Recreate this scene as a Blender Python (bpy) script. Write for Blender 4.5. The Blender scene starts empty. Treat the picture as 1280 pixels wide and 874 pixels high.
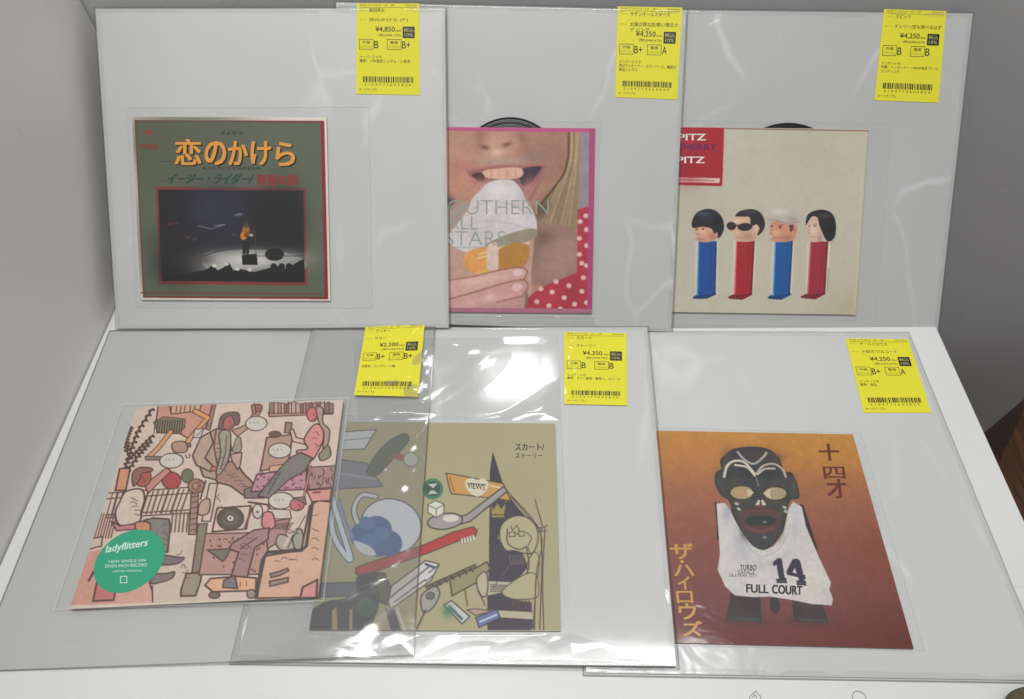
import bpy, math, random
import numpy as np
from mathutils import Matrix, Vector
random.seed(7); np.random.seed(7)
C = bpy.context.scene.collection

# ------------------------------------------------------------------ camera
F_PX, PITCH, ROLL, CAM_H, CX, CY = 829.75, 0.95708, -0.008255, 0.50617, 659.55, 437.0
def cam_axes():
    c, s = math.cos(PITCH), math.sin(PITCH)
    fwd = np.array([0, c, -s]); up = np.array([0, s, c]); right = np.array([1.0, 0, 0])
    cr, sr = math.cos(ROLL), math.sin(ROLL)
    return cr*right + sr*up, -sr*right + cr*up, fwd
AX_R, AX_U, AX_F = cam_axes()
CAM = np.array([0, 0, CAM_H])
cd = bpy.data.cameras.new('camera'); cam = bpy.data.objects.new('camera', cd); C.objects.link(cam)
m = Matrix.Identity(4)
for i in range(3):
    m[i][0], m[i][1], m[i][2], m[i][3] = AX_R[i], AX_U[i], -AX_F[i], CAM[i]
cam.matrix_world = m
cd.sensor_fit = 'HORIZONTAL'; cd.sensor_width = 36.0; cd.lens = 36.0*F_PX/1280.0
cd.shift_x = -(CX-640.0)/1280.0; cd.clip_start = 0.01; cd.clip_end = 50
bpy.context.scene.camera = cam

# ------------------------------------------------------------------ world, lamps, exposure
w = bpy.data.worlds.new('World'); bpy.context.scene.world = w; w.use_nodes = True
_nt = w.node_tree; _tc = _nt.nodes.new('ShaderNodeTexCoord'); _sx = _nt.nodes.new('ShaderNodeSeparateXYZ'); _rp = _nt.nodes.new('ShaderNodeValToRGB')
_mr = _nt.nodes.new('ShaderNodeMapRange'); _mr.inputs['From Min'].default_value = -1; _nt.links.new(_tc.outputs['Generated'], _sx.inputs[0]); _nt.links.new(_sx.outputs['Z'], _mr.inputs['Value']); _nt.links.new(_mr.outputs[0], _rp.inputs[0])
for _i, (_p, _v) in enumerate([(0.0, .12), (.5, .48), (.68, .80), (.82, 1.15), (1.0, 1.5)]):     # dim shop interior: dark floor, pale ceiling
    _e = _rp.color_ramp.elements[_i] if _i < 2 else _rp.color_ramp.elements.new(_p)
    _e.position = _p; _e.color = (_v*.97, _v*.985, _v, 1)
_nt.links.new(_rp.outputs[0], _nt.nodes['Background'].inputs[0])
w.node_tree.nodes['Background'].inputs[1].default_value = 0.265
def area(name, loc, aim, sx, sy, watts, col=(1, 1, 1)):
    l = bpy.data.lights.new(name, 'AREA'); l.shape = 'RECTANGLE'; l.size = sx; l.size_y = sy; l.energy = watts; l.color = col
    o = bpy.data.objects.new(name, l); C.objects.link(o); o.location = loc
    o.rotation_euler = (math.atan2(aim[1]-loc[1], loc[2]-aim[2]), 0, 0); return o
area('ceiling_lamp', (-0.05, 0.345, 1.75), (-0.02, 0.33, 0), 1.2, 0.18, 16.8, (1.0, 0.995, 0.985))
area('far_ceiling_lamp', (-0.12, 1.56, 1.92), (-0.03, 0.32, 0), 0.22, 0.16, 2.1, (1.0, 1.0, 1.0))
vs = bpy.context.scene.view_settings
vs.view_transform = 'Standard'; vs.look = 'None'; vs.exposure = 0.0; vs.gamma = 1.0; vs.use_curve_mapping = False

# ------------------------------------------------------------------ helpers
def lin(c):
    c = np.asarray(c, float)/255.0
    return np.where(c <= 0.04045, c/12.92, ((c+0.055)/1.055)**2.4)
def rgba(c, g=1.0):
    a = np.clip(lin(c)*g, 0.004, 0.9); return (float(a[0]), float(a[1]), float(a[2]), 1.0)
def ray(x, y):
    d = AX_R*((x-CX)/F_PX) + AX_U*(-(y-CY)/F_PX) + AX_F
    return d/np.linalg.norm(d)
class Plane:
    """A flat support: o = point at (u0), axes u, v, normal n."""
    def __init__(s, kind, u0=0.0, h0=0.0, tilt=0.0):
        if kind == 'front':
            o, ud, vd = np.array([0, 0, 0.0]), np.array([1.0, 0, 0]), np.array([0, 1.0, 0])
        else:
            th, ph = 0.71121, -0.003222
            o = np.array([0, 0.38384, 0.001]); ud = np.array([math.cos(ph), math.sin(ph), 0])
            vd = math.sin(th)*np.array([0, 0, 1.0]) + math.cos(th)*np.array([-math.sin(ph), math.cos(ph), 0])
        n = np.cross(ud, vd)
        s.o = o + u0*ud + h0*n; s.u0 = u0
        s.u = math.cos(tilt)*ud + math.sin(tilt)*n; s.v = vd; s.n = np.cross(s.u, s.v)
    def px(s, x, y, h=0.0):
        d = ray(x, y); P0 = s.o + s.n*h
        return CAM + d*(((P0-CAM)@s.n)/(d@s.n))
    def uv(s, x, y, h=0.0):
        q = s.px(x, y, h)-s.o; return np.array([q@s.u, q@s.v])
    def at(s, u, v, h=0.0):
        return s.o + u*s.u + v*s.v + h*s.n
def homography(src, dst):
    A, b = [], []
    for (x, y), (X, Y) in zip(src, dst):
        A.append([x, y, 1, 0, 0, 0, -X*x, -X*y]); b.append(X)
        A.append([0, 0, 0, x, y, 1, -Y*x, -Y*y]); b.append(Y)
    h = np.linalg.solve(np.array(A, float), np.array(b, float)); return np.append(h, 1).reshape(3, 3)
def hmap(H, p):
    p = np.atleast_2d(np.asarray(p, float)); q = np.c_[p, np.ones(len(p))]@H.T; return q[:, :2]/q[:, 2:]
UNIT = [(0, 0), (1, 0), (1, 1), (0, 1)]            # TL TR BR BL

def link_mesh(name, verts, faces, mats, parent=None, loc=None, smooth=False, fm=None):
    base = np.array(parent_loc(parent)) if parent else (np.array(loc) if loc is not None else np.zeros(3))
    me = bpy.data.meshes.new(name)
    me.from_pydata([tuple(np.asarray(v)-base) for v in verts], [], [tuple(f) for f in faces])
    for mt in (mats if isinstance(mats, (list, tuple)) else [mats]): me.materials.append(mt)
    if fm is not None: me.polygons.foreach_set('material_index', fm)
    if smooth: me.polygons.foreach_set('use_smooth', [True]*len(me.polygons))
    me.update()
    o = bpy.data.objects.new(name, me); C.objects.link(o)
    if parent: o.parent = parent
    elif loc is not None: o.location = tuple(loc)
    return o
def parent_loc(p):
    l = np.zeros(3)
    while p is not None: l = l+np.array(p.location); p = p.parent
    return l
def thing(name, loc, label, cat, group=None):
    o = bpy.data.objects.new(name, None); C.objects.link(o); o.location = tuple(loc); o.empty_display_size = 0.02
    o['label'] = label; o['category'] = cat
    if group: o['group'] = group
    return o
def prism(pts_top, n, t):
    """closed slab from a planar outline (list of 3D points, any winding) and a thickness along -n"""
    top = [np.asarray(p) for p in pts_top]; bot = [p-n*t for p in top]; k = len(top)
    nn = np.zeros(3)
    for i in range(k): nn += np.cross(top[i]-top[0], top[(i+1) % k]-top[0])
    if nn@n < 0: top = top[::-1]; bot = bot[::-1]
    f = [list(range(k)), list(range(2*k-1, k-1, -1))]
    for i in range(k):
        j = (i+1) % k; f.append([i, k+i, k+j, j])
    return top+bot, f
def box_verts(a, b):
    (x0, y0, z0), (x1, y1, z1) = a, b
    v = [(x0, y0, z0), (x1, y0, z0), (x1, y1, z0), (x0, y1, z0), (x0, y0, z1), (x1, y0, z1), (x1, y1, z1), (x0, y1, z1)]
    return v, [(0, 3, 2, 1), (4, 5, 6, 7), (0, 1, 5, 4), (1, 2, 6, 5), (2, 3, 7, 6), (3, 0, 4, 7)]
def bevel(o, wd, seg=2):
    b = o.modifiers.new('bevel', 'BEVEL'); b.width = wd; b.segments = seg; b.limit_method = 'ANGLE'

# ------------------------------------------------------------------ materials
def new_mat(name):
    mt = bpy.data.materials.new(name); mt.use_nodes = True; nt = mt.node_tree
    return mt, nt, nt.nodes['Principled BSDF']
def N(nt, t, **kw):
    n = nt.nodes.new(t)
    for k, v in kw.items(): setattr(n, k, v)
    return n
def noise_height(nt, scale, detail, dist, rot=0.6, stretch=(1, 1, 1), off=(0, 0, 0)):
    tc = N(nt, 'ShaderNodeTexCoord'); mp = N(nt, 'ShaderNodeMapping')
    mp.inputs['Rotation'].default_value = (0, 0, rot); mp.inputs['Scale'].default_value = stretch; mp.inputs['Location'].default_value = off
    nt.links.new(tc.outputs['Object'], mp.inputs['Vector'])
    nz = N(nt, 'ShaderNodeTexNoise'); nz.inputs['Scale'].default_value = scale; nz.inputs['Detail'].default_value = detail
    nz.inputs['Distortion'].default_value = dist; nt.links.new(mp.outputs['Vector'], nz.inputs['Vector'])
    return nz.outputs['Fac']
def wall_mat(name, col, rough, var=0.05, scale=6):
    mt, nt, p = new_mat(name)
    f = noise_height(nt, scale, 5, 0.2)
    r = N(nt, 'ShaderNodeValToRGB'); e = r.color_ramp.elements
    e[0].position = 0.3; e[1].position = 0.7
    c = np.array(rgba(col)); e[0].color = tuple(np.r_[c[:3]*(1-var), 1]); e[1].color = tuple(np.r_[np.clip(c[:3]*(1+var), 0, .9), 1])
    nt.links.new(f, r.inputs[0])
    sc = N(nt, 'ShaderNodeValToRGB'); q = sc.color_ramp.elements; q[0].position = .66; q[0].color = (1, 1, 1, 1); q[1].position = .80; q[1].color = (.86, .85, .83, 1)   # rubbed scuffs
    nt.links.new(noise_height(nt, 16, 6, 1.2, 0.9, (1, 5, 1), (3, 2, 1)), sc.inputs[0])
    ml = N(nt, 'ShaderNodeMix', data_type='RGBA', blend_type='MULTIPLY'); ml.inputs[0].default_value = 1; nt.links.new(r.outputs[0], ml.inputs[6]); nt.links.new(sc.outputs[0], ml.inputs[7])
    nt.links.new(ml.outputs[2], p.inputs['Base Color'])
    p.inputs['Roughness'].default_value = rough
    b = N(nt, 'ShaderNodeBump'); b.inputs['Strength'].default_value = 0.12; b.inputs['Distance'].default_value = 0.0006
    nt.links.new(noise_height(nt, 420, 3, 0), b.inputs['Height']); nt.links.new(b.outputs[0], p.inputs['Normal'])
    return mt
def film_coat(nt, p, strength, scale, off, stretch=(1, 1, 1), rot=0.6, weight=0.7, rough=0.10):
    """the clear plastic lying in contact with a surface: a glossy wrinkled coat"""
    p.inputs['Coat Weight'].default_value = weight; p.inputs['Coat Roughness'].default_value = rough; p.inputs['Coat IOR'].default_value = 1.5
    a = noise_height(nt, scale, 2.5, 0.9, rot, stretch, off); b2 = noise_height(nt, scale*3.1, 2, 1.6, -0.5, stretch, off)
    mx = N(nt, 'ShaderNodeMath', operation='MULTIPLY_ADD'); mx.inputs[1].default_value = 0.3
    nt.links.new(b2, mx.inputs[0]); nt.links.new(a, mx.inputs[2])
    bp = N(nt, 'ShaderNodeBump'); bp.inputs['Strength'].default_value = strength; bp.inputs['Distance'].default_value = 0.006
    nt.links.new(mx.outputs[0], bp.inputs['Height']); nt.links.new(bp.outputs[0], p.inputs['Coat Normal'])
def coated(name, col, strength=0.5, scale=9, off=(0, 0, 0), gain=1.0, var=0.02, crease=0.0, **kw):
    mt, nt, p = new_mat(name); c = np.array(rgba(col, gain))
    f = noise_height(nt, 7, 4, 0.3, off=off); r = N(nt, 'ShaderNodeValToRGB'); e = r.color_ramp.elements
    e[0].position = .3; e[1].position = .7
    e[0].color = tuple(np.r_[c[:3]*(1-var), 1]); e[1].color = tuple(np.r_[np.clip(c[:3]*(1+var), 0, .9), 1])
    nt.links.new(f, r.inputs[0]); last = r.outputs[0]
    if crease:                                             # whitish lines painted in as glints on the skin's creases, and a broad cloudy tone
        tc = N(nt, 'ShaderNodeTexCoord'); nz = N(nt, 'ShaderNodeTexNoise'); nz.inputs['Scale'].default_value = 5; nz.inputs['Detail'].default_value = 3
        mp = N(nt, 'ShaderNodeMapping'); mp.inputs['Location'].default_value = off; mp.inputs['Rotation'].default_value = (0, 0, .5+off[0]); mp.inputs['Scale'].default_value = (1, .45, 1)
        nt.links.new(tc.outputs['Object'], mp.inputs[0]); nt.links.new(mp.outputs[0], nz.inputs['Vector'])
        va = N(nt, 'ShaderNodeVectorMath', operation='MULTIPLY_ADD'); va.inputs[1].default_value = (.16, .16, .16); nt.links.new(nz.outputs['Color'], va.inputs[0]); nt.links.new(mp.outputs[0], va.inputs[2])
        vo = N(nt, 'ShaderNodeTexVoronoi', feature='DISTANCE_TO_EDGE'); vo.inputs['Scale'].default_value = 9; nt.links.new(va.outputs[0], vo.inputs['Vector'])
        r2 = N(nt, 'ShaderNodeValToRGB'); q = r2.color_ramp.elements; q[0].position = 0; q[0].color = (1, 1, 1, 1); q[1].position = .035; q[1].color = (0, 0, 0, 1); nt.links.new(vo.outputs['Distance'], r2.inputs[0])
        r3 = N(nt, 'ShaderNodeValToRGB'); q = r3.color_ramp.elements; q[0].position = .50; q[1].position = .66; nt.links.new(noise_height(nt, 11, 2, .4, off=off), r3.inputs[0])
        mm = N(nt, 'ShaderNodeMath', operation='MULTIPLY'); nt.links.new(r2.outputs[0], mm.inputs[0]); nt.links.new(r3.outputs[0], mm.inputs[1])
        m3 = N(nt, 'ShaderNodeMath', operation='MULTIPLY'); m3.inputs[1].default_value = crease; nt.links.new(mm.outputs[0], m3.inputs[0])
        mx = N(nt, 'ShaderNodeMix', data_type='RGBA'); mx.inputs[7].default_value = (.88, .89, .89, 1); nt.links.new(m3.outputs[0], mx.inputs[0]); nt.links.new(last, mx.inputs[6]); last = mx.outputs[2]
    nt.links.new(last, p.inputs['Base Color']); p.inputs['Roughness'].default_value = 0.6
    film_coat(nt, p, strength, scale, off, **kw); return mt
def ink(name, col, gain=1.0):
    mt, nt, p = new_mat(name); p.inputs['Base Color'].default_value = rgba(col, gain); p.inputs['Roughness'].default_value = 0.5
    p.inputs['Coat Weight'].default_value = 0.4; p.inputs['Coat Roughness'].default_value = 0.15; return mt
def print_mat(name, strength, scale, off, **kw):
    mt, nt, p = new_mat(name)
    at = N(nt, 'ShaderNodeAttribute', attribute_name='print'); nt.links.new(at.outputs['Color'], p.inputs['Base Color'])
    p.inputs['Roughness'].default_value = 0.55; film_coat(nt, p, strength, scale, off, **kw); return mt
def film(name, tint=0.94, haze=0.05, rough=0.07, gloss=1.0, wrinkle=0.0, scale=20, off=(0, 0, 0)):
    """free-standing clear plastic sheet"""
    mt = bpy.data.materials.new(name); mt.use_nodes = True; nt = mt.node_tree; nt.nodes.clear()
    out = N(nt, 'ShaderNodeOutputMaterial'); tr = N(nt, 'ShaderNodeBsdfTransparent'); gl = N(nt, 'ShaderNodeBsdfGlossy')
    df = N(nt, 'ShaderNodeBsdfDiffuse'); m1 = N(nt, 'ShaderNodeMixShader'); m2 = N(nt, 'ShaderNodeMixShader')
    tr.inputs[0].default_value = (tint, tint*1.003, tint, 1); gl.inputs['Roughness'].default_value = rough; gl.inputs['Color'].default_value = (1, 1, 1, 1)
    df.inputs[0].default_value = (0.7, 0.71, 0.7, 1); m1.inputs[0].default_value = haze
    nt.links.new(tr.outputs[0], m1.inputs[1]); nt.links.new(df.outputs[0], m1.inputs[2])
    fr = N(nt, 'ShaderNodeLayerWeight'); pw = N(nt, 'ShaderNodeMath', operation='POWER'); pw.inputs[1].default_value = 4.0
    mu = N(nt, 'ShaderNodeMath', operation='MULTIPLY_ADD'); mu.inputs[1].default_value = 0.9*gloss; mu.inputs[2].default_value = 0.05*gloss
    nt.links.new(fr.outputs['Facing'], pw.inputs[0]); nt.links.new(pw.outputs[0], mu.inputs[0]); nt.links.new(mu.outputs[0], m2.inputs[0])
    nt.links.new(m1.outputs[0], m2.inputs[1]); nt.links.new(gl.outputs[0], m2.inputs[2]); nt.links.new(m2.outputs[0], out.inputs[0])
    if wrinkle:
        bp = N(nt, 'ShaderNodeBump'); bp.inputs['Strength'].default_value = wrinkle; bp.inputs['Distance'].default_value = 0.005
        nt.links.new(noise_height(nt, scale, 3, 1.3, 0.4, (1, 1.6, 1), off), bp.inputs['Height'])
        nt.links.new(bp.outputs[0], gl.inputs['Normal']); nt.links.new(bp.outputs[0], fr.inputs['Normal'])
    return mt

# ------------------------------------------------------------------ the setting
def setting(name, verts, faces, mt, **kw):
    o = link_mesh(name, verts, faces, mt, **kw); o['kind'] = 'structure'; return o
M_SHELF = wall_mat('white_laminate', (233, 233, 231), 0.42, 0.025)
M_SIDE = wall_mat('pale_grey_panel', (234, 232, 227), 0.5, 0.05, 4)
M_BACK = wall_mat('grey_wall_paint', (232, 232, 232), 0.6, 0.03, 3)
SX0, SX1, SY0, SY1 = -0.4035, 0.3895, -0.02, 0.612
v, f = box_verts((SX0, SY0, -0.030), (SX1, SY1, 0.0))
shelf = setting('shelf', v, f, M_SHELF); bevel(shelf, 0.0012)
v, f = box_verts((SX0+0.004, SY0+0.02, -0.78), (SX1-0.012, SY1-0.004, -0.0305))
setting('added_shelf_base', v, f, M_SHELF)  # unseen solid base, added to keep the wall beside it dark
v, f = box_verts((-0.425, -0.05, -0.78), (-0.4050, SY1-0.001, 0.60)); o = setting('side_wall', v, f, M_SIDE); bevel(o, 0.001)
v, f = box_verts((-2.2, 0.6135, -0.78), (2.6, 0.66, 0.30)); setting('back_wall', v, f, M_BACK)
mt, nt, p = new_mat('dark_floor_boards'); p.inputs['Base Color'].default_value = rgba((96, 66, 40)); p.inputs['Roughness'].default_value = 0.45
v, f = box_verts((-3, -3, -0.80), (4, 3, -0.7805)); setting('floor', v, f, mt)

# ------------------------------------------------------------------ printed artwork: shapes rasterised onto the cover's own faces
NG = 400; SS = 2; NP = (NG+1)*SS
class Art:
    def __init__(s, corners, tf=None, gain=1.3):
        s.H = homography(corners, UNIT); s.tf = tf or (lambda x, y: (x, y)); s.gain = gain
        s.a = np.zeros((NP, NP, 3)); c0 = np.mean(np.array(corners), 0)
        e = hmap(s.H, [c0, c0+[1, 0], c0+[0, 1]]); s.k = 0.5*(np.linalg.norm(e[1]-e[0])+np.linalg.norm(e[2]-e[0]))*NP  # canvas px per photo px
        q = np.array(s.tf(1, 0))-np.array(s.tf(0, 0)); s.ks = s.k*np.hypot(*q)
    def P(s, pts):
        return hmap(s.H, [s.tf(*p) for p in pts])*NP
    def fill(s, c): s.a[:] = c
    def gradv(s, stops):
        y = np.linspace(0, 1, NP); xs = [t for t, _ in stops]
        for k in range(3): s.a[:, :, k] = np.interp(y, xs, [c[k] for _, c in stops])[:, None]
    def _box(s, p, pad=0):
        x0, y0 = np.floor(p.min(0)-pad).astype(int); x1, y1 = np.ceil(p.max(0)+pad).astype(int)+1
        x0, y0, x1, y1 = max(x0, 0), max(y0, 0), min(x1, NP), min(y1, NP)
        if x1 <= x0 or y1 <= y0: return None
        Y, X = np.mgrid[y0:y1, x0:x1]; return (slice(y0, y1), slice(x0, x1)), X+0.5, Y+0.5
    def _mix(s, sl, al, c):
        s.a[sl] = s.a[sl]*(1-al[..., None]) + np.array(c, float)*al[..., None]
    def poly(s, pts, c, al=1.0, line=None, lw=2.0, sm=False, raw=False):
        p = np.asarray(pts, float) if raw else s.P(pts)
        if sm: p = smooth_loop(p)
        bx = s._box(p)
        if bx is not None and c is not None:
            sl, X, Y = bx; m = np.zeros(X.shape, bool); k = len(p)
            for i in range(k):
                (xa, ya), (xb, yb) = p[i], p[(i+1) % k]
                if ya == yb: continue
                cr = ((ya > Y) != (yb > Y)) & (X < (xb-xa)*(Y-ya)/(yb-ya)+xa); m ^= cr
            s._mix(sl, m*al, c)
        if line is not None: s.line(np.vstack([p, p[:1]]), line, lw, raw=True)
    def line(s, pts, c, wd=2.0, al=1.0, raw=False, sm=False):
        p = np.asarray(pts, float) if raw else s.P(pts)
        if sm: p = smooth_open(p)
        r = max(wd*s.ks*0.5, 0.6)
        for i in range(len(p)-1):
            seg = p[i:i+2]; bx = s._box(seg, r+1)
            if bx is None: continue
            sl, X, Y = bx; d = seg[1]-seg[0]; L = d@d+1e-9
            t = np.clip(((X-seg[0, 0])*d[0]+(Y-seg[0, 1])*d[1])/L, 0, 1)
            dist = np.hypot(X-seg[0, 0]-t*d[0], Y-seg[0, 1]-t*d[1])
            s._mix(sl, np.clip(r+0.5-dist, 0, 1)*al, c)
    def ell(s, x, y, rx, ry, c, rot=0, al=1.0, line=None, lw=2.0):
        t = np.linspace(0, 2*np.pi, 36, endpoint=False); cr, sr = math.cos(rot), math.sin(rot)
        q = [(x+rx*math.cos(a)*cr-ry*math.sin(a)*sr, y+rx*math.cos(a)*sr+ry*math.sin(a)*cr) for a in t]
        s.poly(q, c, al, line, lw)
    def blob(s, x, y, rx, ry, c, al=1.0, rot=0):
        p = s.P([(x, y), (x+rx*math.cos(rot), y+rx*math.sin(rot)), (x-ry*math.sin(rot), y+ry*math.cos(rot))])
        A = np.array([p[1]-p[0], p[2]-p[0]]).T; Ai = np.linalg.inv(A)
        R = 2.3*np.array([abs(A[0]).sum(), abs(A[1]).sum()])
        bx = s._box(np.array([p[0]-R, p[0]+R]))
        if bx is None: return
        sl, X, Y = bx; qx = Ai[0, 0]*(X-p[0, 0])+Ai[0, 1]*(Y-p[0, 1]); qy = Ai[1, 0]*(X-p[0, 0])+Ai[1, 1]*(Y-p[0, 1])
        s._mix(sl, al*np.exp(-(qx*qx+qy*qy)), c)
    def blur(s, n=2, sl=None):
        for _ in range(n):
            a = s.a; b = a.copy(); b[1:-1] = (a[:-2]+2*a[1:-1]+a[2:])/4; c = b.copy(); c[:, 1:-1] = (b[:, :-2]+2*b[:, 1:-1]+b[:, 2:])/4; s.a = c
    def mottle(s, amp, cells=(24, 60, 150), seed=1):
        rs = np.random.RandomState(seed)
        for c in cells:
            g = rs.randn(c+2, c+2); t = np.linspace(0, c, NP); i = t.astype(int); f = t-i
            r0 = g[i]*(1-f)[:, None]+g[i+1]*f[:, None]; z = r0[:, i]*(1-f)+r0[:, i+1]*f
            s.a *= (1+amp*z)[..., None]
    def verts(s):
        a = s.a.reshape(NG+1, SS, NG+1, SS, 3).mean((1, 3))
        n = np.random.normal(0, 1.0, a.shape[:2])[..., None]*1.2
        return np.clip(lin(np.clip(a+n, 0, 255))*s.gain, 0.003, 0.9)
def smooth_loop(p, n=6):
    k = len(p); out = []
    for i in range(k):
        a, b, c, d = p[i-1], p[i], p[(i+1) % k], p[(i+2) % k]
        for t in np.linspace(0, 1, n, endpoint=False):
            out.append(0.5*((2*b)+(c-a)*t+(2*a-5*b+4*c-d)*t*t+(3*b-a-3*c+d)*t**3))
    return np.array(out)
def smooth_open(p, n=6):
    q = np.vstack([2*p[0]-p[1], p, 2*p[-1]-p[-2]]); out = []
    for i in range(1, len(q)-2):
        a, b, c, d = q[i-1], q[i], q[i+1], q[i+2]
        for t in np.linspace(0, 1, n, endpoint=False):
            out.append(0.5*((2*b)+(c-a)*t+(2*a-5*b+4*c-d)*t*t+(3*b-a-3*c+d)*t**3))
    out.append(p[-1]); return np.array(out)

def cover_mesh(art, corners, pl, h0, h1, mt, parent, edge=(0.55, 0.53, 0.5)):
    """record cover: printed front face as a fine grid, closed body behind it"""
    H = homography([UNIT[i] for i in range(4)], [pl.uv(x, y, h1) for x, y in corners])
    g = np.linspace(0, 1, NG+1); U, V = np.meshgrid(g, g); q = hmap(H, np.c_[U.ravel(), V.ravel()])
    top = pl.o + q[:, :1]*pl.u + q[:, 1:]*pl.v + h1*pl.n
    rim = list(range(0, NG)) + [r*(NG+1)+NG for r in range(NG)] + [NG*(NG+1)+c for c in range(NG, 0, -1)] + [r*(NG+1) for r in range(NG, 0, -1)]
    rim = np.array(rim); K = len(rim); n0 = len(top)
    r1 = top[rim]-pl.n*0.00002; r2 = top[rim]-pl.n*(h1-h0)
    verts = np.vstack([top, r1, r2])
    idx = np.arange((NG+1)**2).reshape(NG+1, NG+1)
    quads = np.stack([idx[:-1, :-1], idx[1:, :-1], idx[1:, 1:], idx[:-1, 1:]], -1).reshape(-1, 4)
    j = np.arange(K); k2 = (j+1) % K
    side = np.stack([n0+j, n0+k2, n0+K+k2, n0+K+j], -1)
    base = np.array(parent.location)
    me = bpy.data.meshes.new('cover')
    nf = len(quads)+len(side)
    me.vertices.add(len(verts)); me.vertices.foreach_set('co', (verts-base).astype(np.float32).ravel())
    loops = np.concatenate([quads.ravel(), side.ravel(), (n0+K+j)])
    me.loops.add(len(loops)); me.loops.foreach_set('vertex_index', loops.astype(np.int32))
    me.polygons.add(nf+1); st = np.concatenate([np.arange(nf)*4, [nf*4]]); me.polygons.foreach_set('loop_start', st.astype(np.int32))
    me.update(calc_edges=True); me.validate()
    col = np.ones((len(verts), 4), np.float32); col[:n0, :3] = art.verts().reshape(-1, 3); col[n0:, :3] = edge
    at = me.color_attributes.new('print', 'FLOAT_COLOR', 'POINT'); at.data.foreach_set('color', col.ravel())
    me.materials.append(mt); o = bpy.data.objects.new('cover', me); C.objects.link(o); o.parent = parent
    return o

# ------------------------------------------------------------------ lettering (flat meshes cut from the built-in font)
_tc = {}
def glyphs(body, bold=0.0):
    k = (body, bold)
    if k not in _tc:
        c = bpy.data.curves.new('text', 'FONT'); c.body = body; c.offset = bold; c.resolution_u = 3
        o = bpy.data.objects.new('text', c); C.objects.link(o)
        dg = bpy.context.evaluated_depsgraph_get(); me = o.evaluated_get(dg).to_mesh()
        v = np.array([x.co[:2] for x in me.vertices]); f = [tuple(q.vertices) for q in me.polygons]
        o.evaluated_get(dg).to_mesh_clear(); bpy.data.objects.remove(o); bpy.data.curves.remove(c)
        v = (v-v.min(0))/(v.max(0)-v.min(0)+1e-9); v[:, 1] = 1-v[:, 1]; _tc[k] = (v, f)
    return _tc[k]
def letter_mesh(name, items, H, pl, h, mt, parent, tf=None):
    """items: (text, x0, y0, x1, y1[, bold, skew]) boxes in the frame that H maps to photo px (None: already px), laid on plane pl"""
    V, Fc = [], []
    for it in items:
        body, x0, y0, x1, y1 = it[:5]; bold = it[5] if len(it) > 5 else 0.0; sk = it[6] if len(it) > 6 else (0, 0)
        if body == '#':                                   # plain bar
            v, f = np.array([(0, 0), (1, 0), (1, 1), (0, 1.0)]), [(0, 1, 2, 3)]
        else: v, f = glyphs(body, min(bold, 0.0))
        bx_ = bold*(y1-y0)                                  # weight: a few shifted strikes, each a hair above the last
        for ks, (ox, oy) in enumerate([(0, 0)] if bold <= 0 else [(-1, -.6), (1, -.6), (1, .6), (-1, .6), (0, 0)]):
            q = np.c_[x0+bx_*ox+v[:, 0]*(x1-x0)+sk[0]*v[:, 1], y0+bx_*oy+v[:, 1]*(y1-y0)+sk[1]*v[:, 0]]
            if tf: q = np.array([tf(a, b) for a, b in q])
            if H is not None: q = hmap(H, q)
            n = len(V); V += [pl.px(a, b, h+ks*3e-6) for a, b in q]; Fc += [tuple(n+i for i in t) for t in f]
    nv = np.array(V); n = np.zeros(3)
    a = nv[list(Fc[0])]; n = np.cross(a[1]-a[0], a[2]-a[0])
    if n@pl.n < 0: Fc = [t[::-1] for t in Fc]
    return link_mesh(name, V, Fc, mt, parent)

# ------------------------------------------------------------------ sleeves, boards, tags
T_BOARD, H_INNER, H_COV0, H_COV1, H_INK = 0.0013, 0.00145, 0.0016, 0.0034, 0.00346
def quad_uv(pl, corners, h): return [pl.uv(x, y, h) for x, y in corners]
def wavy_ring(name, pl, q, offs, mt, parent, amp=0.0004, per=60, seed=0, freq=9):
    """plastic skin folded round the edge of a board: profile rings given as (outset, height)"""
    rs = np.random.RandomState(seed); V, Fc = [], []
    sg = [(-1, 1), (1, 1), (1, -1), (-1, -1)]; M = 4*per
    ph = rs.rand(6)*6.28; fr = rs.randint(freq, freq*4, 6); am = rs.rand(6)
    s = np.arange(M)/M*2*np.pi; wob = sum(a*np.sin(k*s+p) for a, k, p in zip(am, fr, ph))/2
    for off, h in offs:
        c = [np.array(q[i])+np.array(sg[i])*off for i in range(4)]
        for i in range(4):
            for k in range(per):
                t = k/per; p = c[i]*(1-t)+c[(i+1) % 4]*t; j = i*per+k
                V.append(pl.at(p[0], p[1], h+amp*wob[j]*(1 if off > -0.005 else 0.15)))
    for r in range(len(offs)-1):
        for j in range(M):
            k = (j+1) % M; Fc.append((r*M+j, (r+1)*M+j, (r+1)*M+k, r*M+k))
    o = link_mesh(name, V, Fc, [mt, FILM_DARK_RIM], parent, smooth=True, fm=[0 if r < len(offs)-2 else 1 for r in range(len(offs)-1) for j in range(M)])
    return o
def wavy_sheet(name, corners_uv, hfun, pl, nu, nv, mt, parent):
    H = homography(UNIT, corners_uv); V, Fc = [], []
    for j in range(nv+1):
        for i in range(nu+1):
            u, v = hmap(H, (i/nu, j/nv))[0]; V.append(pl.at(u, v, hfun(i/nu, j/nv, u, v)))
    for j in range(nv):
        for i in range(nu):
            a = j*(nu+1)+i; Fc.append((a, a+nu+1, a+nu+2, a+1))
    return link_mesh(name, V, Fc, mt, parent, smooth=True)
FILM_EDGE = film('clear_plastic_edge', 0.97, 0.05, 0.09, 0.55)
FILM_DARK_RIM = film('darkened_plastic_rim', 0.60, 0.06, 0.12, 0.7)  # rim film tinted dark, also standing in for contact shadow lines
FILM_IN = film('clear_inner_plastic', 0.995, 0.035, 0.14, 0.18)
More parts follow.
